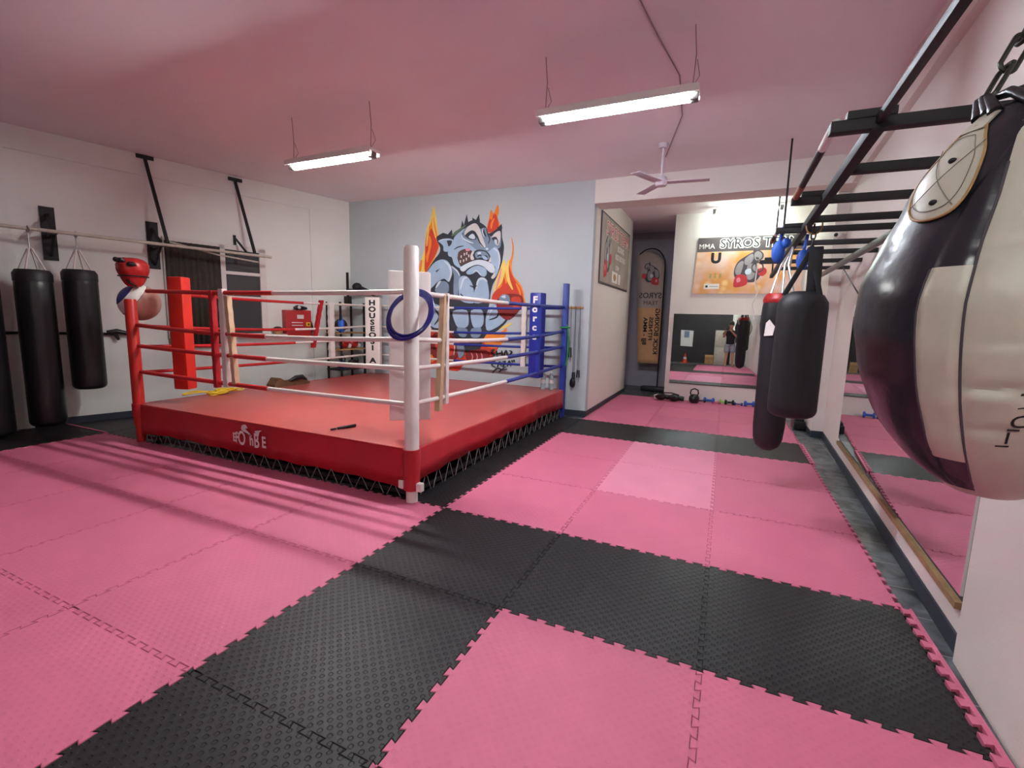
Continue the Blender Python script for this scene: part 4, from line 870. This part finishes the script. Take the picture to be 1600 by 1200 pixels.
def surf_patch(S, poly, mt, h, name=None):
    """polygon in (azimuth, z) laid over the curved skin as a fine grid fan"""
    c = (sum(p_[0] for p_ in poly) / len(poly), sum(p_[1] for p_ in poly) / len(poly)); n = len(poly); K = 6; vs = []; fs = []
    for k in range(K + 1):
        t = k / K
        for p_ in poly:
            hh = h * (1 - max(0, t - .8) / .2 * .8); vs.append(FBg(c[0] + (p_[0] - c[0]) * t, c[1] + (p_[1] - c[1]) * t, hh))
    for k in range(K):
        for i in range(n): l = (i + 1) % n; fs.append([k * n + i, k * n + l, (k + 1) * n + l, (k + 1) * n + i])
    S.add(vs, fs, mt, True)
poly = [(-166, 1.962), (-156, 1.964), (-146, 1.958)] + spl([(-142, 1.935), (-136.5, 1.895), (-135, 1.85), (-136.5, 1.805), (-141, 1.776), (-150, 1.767), (-160, 1.776), (-168, 1.80), (-174, 1.84), (-175, 1.885), (-170, 1.94)], 4, False)
S = MB(); surf_patch(S, poly, 'big_bag_cream', .008); o = S.build('strap_patch', bag)
S = MB(); S.tube([FBg(a, z, .004) for a, z in poly], .0028, 'wood', 6, True)
for (a, z) in ((-152, 1.89), (-150.4, 1.803)): S.ball(FBg(a, z, .009), .0075, 'black_metal', 1, 1, .8)
inn = [(-153 + (a + 153) * .8, 1.86 + (z - 1.86) * .8) for a, z in poly]; S.tube([FBg(a, z, .0095) for a, z in inn], .0009, 'stitch', 5, True)
S.tube([FBg(-138 - 28 * t, 1.92 - .12 * t, .0098) for t in [i / 8 for i in range(9)]], .0009, 'stitch', 5); S.tube([FBg(-172 + 32 * t, 1.93 - .14 * t, .0098) for t in [i / 8 for i in range(9)]], .0009, 'stitch', 5); S.build('patch_stitching', bag)
# lettering (rotated letters running down the bag)
S = MB()
S.prism([(-107.5, 1.350), (-103.5, 1.352), (-103.5, 1.355), (-107.5, 1.353)], lambda a, z, h=0: FBg(a, z, h), 'text_black', -.002, .0015); S.prism([(-110.5, 1.313), (-105.5, 1.316), (-105.5, 1.319), (-110.5, 1.316)], lambda a, z, h=0: FBg(a, z, h), 'text_black', -.002, .0015)
for ch, a, z, sz in (('I', -106.8, 1.333, .045), ('U', -103.3, 1.372, .055), ('M', -102, 1.415, .06), ('E', -100, 1.46, .06)):
    def FL(u, v, h=0, a=a, z=z):
        uu, vv = v, -u
        if ch == 'I': uu, vv = u, v
        return FBg(a + math.degrees((uu * 1.0) / .26), z + vv * .8 + uu * .25, .0015)
    S.text(ch, FL, 'text_black', sz, .001)
S.build('lettering', bag)
# seam piping, stitched
S = MB(); S.tube([FBg(itp(z, S1), z, -.003) for z in [1.2 + .03 * i for i in range(23)]], .0025, 'print_dark', 6); S.tube([FBg(itp(z, B1), z, -.003) for z in [1.27 + .03 * i for i in range(14)]], .002, 'print_dark', 6); S.build('seam_piping', bag)
# strap loops and shackle, chain
hk = Vector((2.483, -1.65, 2.05))
S = MB(); S.prism([(-166, 1.955), (-146, 1.952), (-143, 1.985), (-160, 1.992)], lambda a, z, h=0: FBg(a, z, h + .004), 'big_bag_cream', 0, .006); S.build('strap_tab', bag)
S = MB()
for a_, z_, wd in ((-164, 1.985, .013), (-156, 1.99, .014), (-148, 1.985, .013), (-120, 1.985, .013), (-90, 1.99, .014), (100, 1.99, .014)):
    b = FBg(a_, z_, .004); mid = (b + hk) / 2 + Vector((.0, 0, .012)) + (b - Vector((cx, cy, b.z))).normalized() * .012
    S.tube([b, mid, hk + Vector((0, 0, -.006))], [wd, wd * .7, .006], 'black_leather', 10)
for k in range(3): S.tube([hk + Vector((-.02 + .012 * k, -.01, -.05)), hk + Vector((-.012 + .01 * k, 0, -.01)), hk + Vector((.01 + .008 * k, .006, -.035))], .007, 'black_leather', 8)
S.build('strap_loop', bag)
S = MB(); a = hk.copy(); b = Vector((2.625, -1.50, 2.335)); d = (b - a); nl = 4; L = d.length / nl; zax = d.normalized(); xax = zax.orthogonal().normalized()
for k in range(nl):
    ang_ = PI / 2 * (k % 2) + 1.1; x_ = (Matrix.Rotation(ang_, 3, zax) @ xax); c = a + d * ((k + .5) / nl); hl = L * .5 + .009; hw = .017
    pts = []
    for i in range(24):
        an = 2 * PI * i / 24; ex = hw * math.cos(an); ez = hw * math.sin(an) + (hl - hw) * (1 if math.sin(an) >= 0 else -1); pts.append(c + x_ * ex + zax * ez)
    S.tube(pts, .0052, 'chain', 8, True)
S.build('chain', bag)
S = MB(); S.torus((2.625, -1.50, 2.345), .036, .006, 'chain', Matrix.Rotation(PI / 2, 3, 'Y'), 20, 8); S.build('shackle', bag)
S = MB(); S.bar((2.585, -1.5, 2.375), (XR(-1.5) - .036, -1.5, 2.375), .045, .04, 'black_metal'); S.build('hanging_arm', mb_)
# ------------------------------------------------------------------ right mirror
t = thing('wall_mirror', 'long frameless mirror on the right wall above a thin wooden ledge', 'mirror', (XR(1.5) - .02, 1.5, .2))
S = MB(); xslab(S, -.27, 3.35, -.016, .012, .27, 1.8, 'mirror'); S.build('mirror_glass', t)
S = MB(); xslab(S, -.27, 3.35, -.003, .0025, .24, 1.82, 'print_dark'); S.build('backing', t)
S = MB(); xslab(S, -.27, 3.35, -.03, .03, .2, .235, 'wood_strip'); S.build('ledge', t)
# far mirror, leaning slightly back
t = thing('wall_mirror', 'wide mirror on the far wall above the row of small weights', 'mirror', (2.05, 7.0, .35))
S = MB(); S.box((2.1, 7.008, 1.05), (2.18, .008, 1.40), 'mirror', Matrix.Rotation(-.006, 3, 'X')); S.build('mirror_glass', t)
S = MB(); S.box((2.1, 7.004, .34), (2.18, .02, .012), 'print_dark'); S.build('ledge', t)
# ------------------------------------------------------------------ banners and posters
def dogprint(S, F, s, h0, flip=1):
    """crouching grey dog boxer with red gloves; F(u,v,h), s = size"""
    pp = lambda pts, mt, h: S.prism(spl([(x * s * flip, y * s) for x, y in pts], 3) if flip > 0 else spl([(x * s * flip, y * s) for x, y in pts], 3)[::-1], F, mt, h0, h0 + h)
    pp([(-.5, -.2), (-.52, .1), (-.4, .4), (-.15, .6), (.1, .75), (.3, .85), (.5, .7), (.5, .5), (.3, .35), (.35, .1), (.5, 0), (.4, -.3), (.2, -.45), (-.3, -.4)], 'print_dark', .0012)
    pp([(-.46, -.1), (-.48, .12), (-.36, .36), (-.2, .4), (-.22, .1), (-.3, -.15)], 'print_dog', .0018); pp([(-.14, .52), (.1, .7), (.16, .5), (.02, .25), (-.16, .3)], 'print_dog', .0018)
    pp([(.18, .7), (.3, .8), (.45, .68), (.44, .52), (.3, .42), (.2, .5)], 'print_dog', .0018); pp([(-.05, .2), (.2, .3), (.28, .05), (.2, -.3), (-.02, -.3)], 'print_dog', .0018)
    pp([(.24, .56), (.34, .54), (.36, .48), (.28, .47)], 'print_dark', .0022); pp([(-.1, .05), (.1, .1), (.1, -.1), (-.08, -.12)], 'm_lite', .0022)
    pp([(-.45, -.2), (-.2, -.12), (-.02, -.25), (.0, -.5), (-.2, -.62), (-.5, -.62)], 'print_red', .0026); pp([(.4, .1), (.62, .12), (.68, -.05), (.55, -.2), (.38, -.12)], 'print_red', .0026)
    pp([(-.4, -.3), (-.3, -.25), (-.25, -.4), (-.38, -.45)], 'm_pink', .003)
    S.prism([(x * s * flip, y * s) for x, y in ((.12, .78), (.16, .95), (.24, .8))][::flip], F, 'print_dark', h0, h0 + .0012)
# long banner above the far mirror (plane Y = 7.02)
t = thing('team_banner', 'long orange banner with SYROS TEAM lettering above the far mirror', 'banner', (2.25, 7.015, 2.16))
F = lambda a, b, h=0: Vector((2.23 + a, 7.0 - h, 2.69 + b))
S = MB(); S.prism([(-.9, -.54), (.95, -.54), (.95, .26), (-.87, .26)], F, 'banner_orange', -.0005, .004); S.prism([(-.87, .26), (.95, .26), (.95, .53), (-.86, .53)], F, 'banner_dark', -.0005, .004); S.build('sheet', t)
S = MB()
S.text('MMA', lambda a, b, h=0: F(a - .70, b + .36, h), 'text_white', .13, .0055, bold=.002); 
for bd, mt, h in ((.018, 'text_white', .0055), (0.0, 'text_black', .0065)): S.text('SYROS TEAM', lambda a, b, h=0: F(a + .20, b + .4, h), mt, .235, h, bold=bd, sx=.98)
S.build('lettering', t); S = MB(); S.text('U', lambda a, b, h=0: F(a - .52, b + .13, h), 'text_black', .26, .0055, bold=.014); S.build('emblem', t); S = MB()
for k in range(3): S.text('IIIII', lambda a, b, h=0, k=k: F(-.6 + .09 * k + b * .6, a * .8 - .2, h), 'green', .09, .0055)
S.build('small_print', t); S = MB()
fb = lambda a0, a1, b0, b1, mt, h: S.prism([(a0, b0), (a1, b0), (a1, b1), (a0, b1)], F, mt, .003, h)
fb(-.7, -.42, -.45, -.35, 'text_white', .0055); fb(-.67, -.63, -.42, -.38, 'text_black', .0065); fb(-.6, -.45, -.405, -.395, 'print_dog', .0065); S.build('sponsor_label', t)
S = MB(); dogprint(S, lambda a, b, h=0: F(a + .06, b - .12, h), .46, .004); S.build('dog_print', t)
# framed poster on the passage wall (plane X = 0, read from the room side)
t = thing('team_poster', 'printed poster with SYROS TEAM in red letters on the passage wall', 'poster', (.01, 5.9, 2.2))
F = lambda a, b, h=0: Vector((.0 + h, 5.88 + a, 2.79 + b))
S = MB(); S.prism([(-1.2, -.6), (1.2, -.6), (1.2, .56), (-1.2, .56)], F, 'print_dark', .0005, .02); S.build('frame', t)
mat('poster_print', (166, 152, 142), .6, noise=.25, nscale=2.5)
S = MB(); S.prism([(-1.17, -.57), (1.17, -.57), (1.17, .53), (-1.17, .53)], F, 'poster_print', .018, .022); S.build('sheet', t)
S = MB()
for bd, mt, h in ((.012, 'text_white', .0235), (0, 'text_red', .0245)): S.text('SYROS TEAM', lambda a, b, h=0: F(a + .1, b + .34, h), mt, .32, h, bold=bd, sx=1.05)
S.build('lettering', t); S = MB()
for tx, a_, b_, sz in (('BOXING', .35, .12, .15), ('KICK BOXING', .35, -.04, .14), ('GYM', .1, -.24, .12)): S.text(tx, lambda a, b, h=0, a_=a_, b_=b_: F(a + a_, b + b_, h), 'text_white', sz, .0245, bold=.003)
S.build('lettering', t); S = MB(); S.prism([(-.3, -.52), (.15, -.52), (.15, -.32), (-.3, -.32)], F, 'text_white', .02, .024); S.prism(spl([(-.2, -.42), (-.08, -.35), (.04, -.42), (-.08, -.49)], 5), F, 'wood', .02, .0255); S.prism([(.25, -.52), (.42, -.52), (.42, -.33), (.25, -.33)], F, 'text_white', .02, .024)
S.build('sponsor_label', t)
S = MB(); dogprint(S, lambda a, b, h=0: F(a - .72, b * 1.25 - .12, h), .45, .022); S.build('dog_print', t)
# feather flag in the passage
ft = thing('feather_flag', 'upright feather flag reading KICK BOXING in reverse, on a black base', 'flag', (.62, 8.1, 0))
S = MB(); pl = [(.64, 8.1, .02)] + [(.64, 8.1, z) for z in (.6, 1.2, 1.8, 2.4, 2.85)] + [(.60, 8.1, 3.02), (.5, 8.1, 3.16), (.36, 8.1, 3.22), (.2, 8.1, 3.2), (.06, 8.1, 3.1)]
S.tube([Vector(p_) for p_ in spl(pl, 3, False)], .014, 'black_metal', 8); S.build('pole', ft)
S = MB(); S.box((.6, 8.08, .04), (.62, .3, .09), 'black_leather', bev=.02); S.build('base', ft)
F = lambda a, b, h=0: Vector((a, 8.095 - h, b))
S = MB(); n = 26; vs = []; fs = []
for i in range(n + 1):
    z = .62 + (3.17 - .62) * i / n; xr = .625 if z < 2.85 else .625 - .33 * ((z - 2.85) / .32) ** 2; xl = (.1 - .06 * (1 - z / 3)) if z < 2.95 else .1 + .1 * (z - 2.95) / .22
    xl = .16 - .14 * min(1, max(0, (z - .6) / 2.2)); 
    for k in range(5): vs.append(F(xl + (xr - xl) * k / 4, z, .012 * math.sin(k * 1.6 + z * 3)))
    if i:
        for k in range(4): a_ = (i - 1) * 5 + k; fs.append([a_, a_ + 1, a_ + 6, a_ + 5])
for q, f_ in enumerate(fs): S.f.append(f_); S.m.append(S.mi('flag_orange' if q // 4 < 13 else 'flag_cloth')); S.sm.append(True)
S.v = [Vector(v) for v in vs]; sh = S.build('cloth', ft); sm = sh.modifiers.new('s', 'SOLIDIFY'); sm.thickness = .003
S = MB()
for tx, xx, zc, sz in (('KICK BOXING', .54, 1.36, .135), ('FITNESS', .41, 1.42, .125), ('BJJ - MMA', .285, 1.36, .125)): S.text(tx, lambda a, b, h=0, xx=xx, zc=zc: F(xx + b, zc + a, .02), 'text_black', sz, .001, bold=.003, sx=1.22); S.build('lettering', ft); S = MB()
S.text('SYROS', lambda a, b, h=0: F(.36 - a, 2.17 + b, .02), 'print_dark', .17, .001, bold=.004); S.build('lettering', ft); S = MB(); S.text('TEAM', lambda a, b, h=0: F(.38 - a, 2.0 + b, .02), 'print_dark', .13, .001)
S.build('lettering', ft)
S = MB(); dogprint(S, lambda a, b, h=0: F(a + .36, b + 2.62, h + .018), .33, .001, -1); S.build('dog_print', ft)
# small white camera on the right wall
t = thing('wall_camera', 'small white round camera fixed high on the right wall', 'camera', (3.2, 4.6, 2.8)); S = MB(); p0 = at(1310, 366, 'y', 4.55); S.ball(p0, .05, 'white_paint'); S.tube([p0, p0 + Vector((0.0, .14, .03))], .02, 'white_paint', 10); S.build('housing', t); S = MB(); S.ball(p0 + Vector((-.03, -.03, -.01)), .025, 'black_metal'); S.build('lens', t)
# ------------------------------------------------------------------ weights on the floor in front of the far mirror
t = thing('glove_pile', 'black boxing gloves tied in a pair on the mats by the flag', 'boxing gloves', (1.0, 6.72, 0))
for k, (dx, dy) in enumerate(((-.12, 0), (.14, -.05))):
    c = Vector((1.02 + dx, 6.72 + dy, .075)); S = MB(); S.ball(c, .085, 'black_leather', 1.3, 1, .85); S.ball(c + Vector((-.03, -.07, .03)), .045, 'black_leather', 1.4, .8, .8); S.tube([c + Vector((.08, 0, 0)), c + Vector((.18, .02, -.01))], .05, 'black_leather', 14); S.build('glove', t)
S = MB(); S.tube([(.85, 6.75, .1), (.95, 6.66, .16), (1.1, 6.66, .17), (1.25, 6.7, .13)], .012, 'black_leather', 8); S.tube([(.8, 6.65, .02), (.78, 6.62, .1), (.86, 6.64, .13)], .012, 'tape_white', 8); S.build('wrist_strap', t)
kettle(1.53, 6.72, 0, 'black_leather', 1.0, 'kettlebell', 'dark kettlebell standing on the mats before the far mirror')
def dumbbell(x, y, mt, L, r, lab, ang=0):
    t = thing('dumbbell', lab, 'dumbbell', (x, y, 0), 'small weights along the far wall'); d = Vector((math.cos(ang), math.sin(ang), 0)); c = Vector((x, y, r))
    for s_ in (-1, 1):
        S = MB(); S.tube([c + d * s_ * L * .28, c + d * s_ * L * .32, c + d * s_ * L * .46, c + d * s_ * L * .5], [r * .8, r, r, r * .8], mt, 8); S.build('weight_head', t)
    S = MB(); S.tube([c - d * L * .3, c + d * L * .3], r * .4, mt, 8); S.build('handle', t)
for k, (x, mt, L, r, lb) in enumerate(((1.66, 'black_leather', .16, .035, 'small black dumbbell right of the kettlebell'), (1.80, 'blue_soft', .2, .055, 'light blue dumbbell nearest the kettlebell'), (1.93, 'foam_pink', .14, .032, 'small pink dumbbell between the blue and green ones'), (2.06, 'lime', .16, .045, 'lime green dumbbell in the row by the far wall'), (2.17, 'black_leather', .17, .05, 'black dumbbell right of the lime green one'), (2.33, 'navy', .16, .03, 'thin navy dumbbell in the row by the far wall'), (2.52, 'blue_soft', .18, .055, 'light blue dumbbell at the right end of the row'))):
    dumbbell(x, 6.86 + .02 * (k % 2), mt, L, r, lb, .15 * ((-1) ** k))
S = MB(); S.box((3.13, 5.2, .06), (.16, .35, .12), 'black_leather', bev=.015); S.box((3.13, 5.2, .14), (.12, .25, .04), 'black_metal', bev=.01); tag(S.build('equipment_case'), 'black case on the floor by the right wall beyond the hanging bags', 'case')
# ------------------------------------------------------------------ ceiling things
def lamp(xa, xb, y, z, lab, glow='tube_glow', drop=True):
    t = thing('fluorescent_lamp', lab, 'ceiling lamp', ((xa + xb) / 2, y, z), 'fluorescent ceiling lamps')
    S = MB(); S.box(((xa + xb) / 2, y, z + .052), (xb - xa, .17 if drop else .06, .03), 'white_paint', bev=.006)
    for e in (-1, 1): S.bar((xa, y + e * .082, z + .031), (xb, y + e * .082, z + .031), .012, .040, 'white_paint', bev=0) if drop else None
    S.box(((xa + xb) / 2, y, z + .08), (xb - xa - .1, .06, .03), 'white_paint', bev=.004); S.build('housing', t)
    S = MB(); S.tube([(xa + .06, y, z), (xb - .06, y, z)], .027, glow, 18); S.build('tube', t)
    for x in (xa + .035, xb - .035):
        S = MB(); S.box((x, y, z + .015), (.06, .075, .075), 'grey_metal', bev=.006); S.build('end_cap', t)
    for x in (xa + .05, xb - .05):
        S = MB(); S.tube([(x, y, z + .08), (x + .01, y, z + .3), (x - .01, y, H)], .004, 'cable', 6); S.tube([(x, y, z + .08), (x + .04, y + .03, min(H, z + .16)), (x + .02, y, min(H, z + .26))], .003, 'cable', 6); S.build('hanging_wire', t)
lamp(.42, 1.68, .82, 3.2, 'brighter fluorescent lamp hanging over the pink mats right of the ring'); lamp(-2.62, -1.42, .9, 3.17, 'smaller looking fluorescent lamp hanging above the boxing ring', 'tube_glow_left')
lamp(1.6, 2.75, 6.6, 3.6, 'fluorescent lamp glaring on the ceiling just above the long orange banner', 'tube_glow_far', False)
lamp(.9, 2.1, -4.4, 3.3, 'fluorescent lamp behind the camera, out of the photo', 'tube_glow_rear')
t = thing('ceiling_fan', 'pale three bladed ceiling fan near the cross beam', 'ceiling fan', (1.13, 3.1, 3.3))
S = MB(); S.tube([(1.13, 3.1, H), (1.13, 3.1, 3.28)], .014, 'fan_white', 10); S.lathe([(.06, 0), (.05, -.05), (.001, -.055)], (1.13, 3.1, H), 'fan_white', 16); S.build('rod', t)
S = MB(); S.lathe([(.001, -.06), (.06, -.05), (.085, 0), (.06, .05), (.02, .07)], (1.13, 3.1, 3.26), 'fan_white', 20); S.build('motor', t)
for k in range(3):
    a = .1 + k * 2 * PI / 3; d = Vector((math.cos(a), math.sin(a), 0)); c = Vector((1.13, 3.1, 3.25)); S = MB(); S.bar(c + d * .07, c + d * .55, .12, .008, 'fan_white', up=(0, 0, 1)); S.build('blade', t)
S = MB(); S.tube([at(1000, 0, 'z', H - .006), at(1030, 60, 'z', H - .006), at(1062, 118, 'z', H - .006), at(1066, 180, 'z', H - .006), at(1040, 245, 'z', H - .006)], .006, 'cable', 6); tag(S.build('ceiling_cable'), 'thin cable running along the ceiling past the brighter lamp', 'cable')
# ------------------------------------------------------------------ seen only in the far mirror: the back of the room
S = MB(); F = lambda a, b, h=0: Vector((a, -5.70 + h, b)); S.prism([(.15, .72), (.66, .7), (.67, 1.42), (.13, 1.44)], F, 'paper', 0, .004); S.prism([(.28, 1.1), (.5, 1.1), (.5, 1.4), (.28, 1.4)], F, 'm_mid', 0, .006); tag(S.build('notice_sheet'), 'white notice sheet with a picture, reflected in the far mirror on the dark wall', 'poster')
t = thing('traffic_cone', 'orange and white traffic cone reflected at the left of the far mirror', 'traffic cone', (.42, -5.2, -.02))
S = MB(); S.box((.42, -5.2, -.01), (.3, .3, .03), 'cone_orange', bev=.004); S.lathe([(.11, 0), (.075, .15)], (.42, -5.2, 0), 'cone_orange', 20); S.lathe([(.055, .24), (.02, .4), (.001, .405)], (.42, -5.2, 0), 'cone_orange', 20); S.build('cone_body', t)
S = MB(); S.lathe([(.075, .15), (.055, .24)], (.42, -5.2, 0), 'white_paint', 20); S.build('white_band', t)
S = MB(); S.box((1.42, -5.35, .18), (.34, .4, .4), 'wood', bev=.008); S.box((1.42, -5.13, .3), (.3, .02, .1), 'wood', bev=.004); tag(S.build('wooden_box'), 'light wooden box reflected in the far mirror beside a pale cabinet', 'box')
S = MB(); S.box((1.85, -5.42, .72), (.5, .4, 1.5), 'pipe_cream', bev=.008); S.box((1.85, -5.21, .4), (.44, .02, .66), 'pipe_cream', bev=.005); S.box((1.85, -5.21, 1.1), (.44, .02, .66), 'pipe_cream', bev=.005); S.tube([(2.02, -5.19, .9), (2.02, -5.17, 1.05)], .008, 'steel'); tag(S.build('cabinet'), 'pale two door cabinet reflected in the far mirror', 'cabinet')
S = MB(); S.box((2.7, -5.66, 1.1), (.9, .06, 2.2), 'white_paint', bev=.005); S.box((2.7, -5.62, 1.45), (.6, .02, 1.0), 'night_glass'); o = S.build('door_1'); o['kind'] = 'structure'
# ------------------------------------------------------------------ the photographer, standing behind the camera, seen in the mirror
pt = thing('person', 'person in black t-shirt and light grey shorts taking the photo, seen in the mirror', 'person', (2.2, -3.62, 0))
def skin(name, mt, verts, edges, parent, root=0, sub=2):
    me = bpy.data.meshes.new(name); o = parent_loc(parent); me.from_pydata([tuple(Vector(v[:3]) - o) for v in verts], edges, []); me.materials.append(MATS[mt])
    ob = bpy.data.objects.new(name, me); COL.objects.link(ob); ob.parent = parent
    sk = ob.modifiers.new('skin', 'SKIN'); sk.use_smooth_shade = True
    if not me.skin_vertices: me.attributes.new('skin_vertex', 'FLOAT', 'POINT') if False else None
    if len(me.skin_vertices) == 0:
        bm = bmesh.new(); bm.from_mesh(me); bm.verts.layers.skin.verify(); bm.to_mesh(me); bm.free()
    for i, v in enumerate(verts):
        me.skin_vertices[0].data[i].radius = (v[3], v[4] if len(v) > 4 else v[3]); me.skin_vertices[0].data[i].use_root = (i == root)
    ss = ob.modifiers.new('sub', 'SUBSURF'); ss.levels = sub; ss.render_levels = sub
    return ob
Z = -.02; px_, py_ = 2.2, -3.62
V = [(px_, py_, .92, .13, .09), (px_, py_, 1.12, .12, .08), (px_, py_ + .01, 1.34, .17, .11), (px_, py_ + .02, 1.48, .07, .07), (px_, py_ + .05, 1.56, .055, .055), (px_, py_ + .07, 1.66, .085, .1), (px_, py_ + .07, 1.75, .075, .085),
     (px_ - .18, py_ + .01, 1.42, .06), (px_ - .26, py_ + .12, 1.2, .045), (px_ - .2, py_ + .34, 1.42, .033), (px_ - .19, py_ + .40, 1.48, .028),
     (px_ + .18, py_ + .01, 1.42, .06), (px_ + .24, py_ + .12, 1.2, .045), (px_ + .02, py_ + .36, 1.42, .033), (px_ - .03, py_ + .41, 1.48, .028),
     (px_ - .1, py_, .82, .095), (px_ - .11, py_ + .02, .48, .06), (px_ - .12, py_, .10, .04), (px_ - .13, py_ + .12, .03, .035),
     (px_ + .1, py_, .82, .095), (px_ + .12, py_ + .02, .48, .06), (px_ + .14, py_, .10, .04), (px_ + .16, py_ + .12, .03, .035)]
E_ = [(0, 1), (1, 2), (2, 3), (3, 4), (4, 5), (5, 6), (2, 7), (7, 8), (8, 9), (9, 10), (2, 11), (11, 12), (12, 13), (13, 14), (0, 15), (15, 16), (16, 17), (17, 18), (0, 19), (19, 20), (20, 21), (21, 22)]
skin('body', 'skin', V, E_, pt)
for sx_, hx in ((-1, px_ - .19), (1, px_ - .03)):
    VV = [(hx, py_ + .40, 1.485, .022, .03), (hx, py_ + .43, 1.53, .014)]; EE = [(0, 1)]
    for q in range(4):
        b0 = len(VV); dx = (q - 1.5) * .018; VV += [(hx + dx, py_ + .42, 1.535 + .0, .0085), (hx + dx * 1.1 - sx_ * .01, py_ + .45, 1.56 - q * .004, .008), (hx + dx * 1.1 - sx_ * .03, py_ + .455, 1.565 - q * .006, .007)]; EE += [(0, b0), (b0, b0 + 1), (b0 + 1, b0 + 2)]
    b0 = len(VV); VV += [(hx - sx_ * .025, py_ + .43, 1.5, .009), (hx - sx_ * .045, py_ + .435, 1.525, .008)]; EE += [(0, b0), (b0, b0 + 1)]
    skin('hand', 'skin', VV, EE, pt, 0, 1)
S = MB(); S.lathe([(.10, 1.68), (.108, 1.74), (.095, 1.81), (.05, 1.855), (.001, 1.86)], (px_, py_ + .05, 0), 'hair', 24, None, .9, 1.1); S.ball((px_, py_ - .03, 1.68), .07, 'hair', 1.1, .8, 1.4); S.build('hair', pt)
S = MB()
for s_ in (-1, 1): S.ball((px_ + s_ * .032, py_ + .155, 1.69), .011, 'white_paint'); S.ball((px_ + s_ * .032, py_ + .165, 1.69), .005, 'text_black'); S.ball((px_ + s_ * .088, py_ + .06, 1.675), .02, 'skin', .5, 1, 1.5)
S.ball((px_, py_ + .175, 1.665), .013, 'skin', 1, 1.2, 1.6); S.ball((px_, py_ + .158, 1.625), .018, 'glove_red', 1.3, .5, .35); S.build('face', pt)
SV = [(px_, py_, .82, .18, .135), (px_, py_, 1.14, .165, .125), (px_, py_ + .01, 1.35, .195, .13), (px_, py_ + .015, 1.43, .12, .1), (px_ - .19, py_ + .02, 1.41, .085), (px_ - .25, py_ + .08, 1.27, .075), (px_ + .19, py_ + .02, 1.41, .085), (px_ + .24, py_ + .08, 1.27, .075)]
skin('t_shirt', 'shirt_black', SV, [(0, 1), (1, 2), (2, 3), (2, 4), (4, 5), (2, 6), (6, 7)], pt)
SV = [(px_, py_, 1.05, .165, .122), (px_ - .1, py_, .84, .125), (px_ - .115, py_ + .015, .56, .105), (px_ + .1, py_, .84, .125), (px_ + .12, py_ + .015, .56, .105)]
skin('shorts', 'shorts_grey', SV, [(0, 1), (1, 2), (0, 3), (3, 4)], pt)
ph = MB(); ph.box((CAM[0] + .06, CAM[1] - .045, CAM[2] - .01), (.15, .009, .075), 'black_metal', Matrix.Rotation(.42, 3, 'Z'), bev=.003); tag(ph.build('phone'), 'black phone held up by the person reflected in the mirror', 'phone')
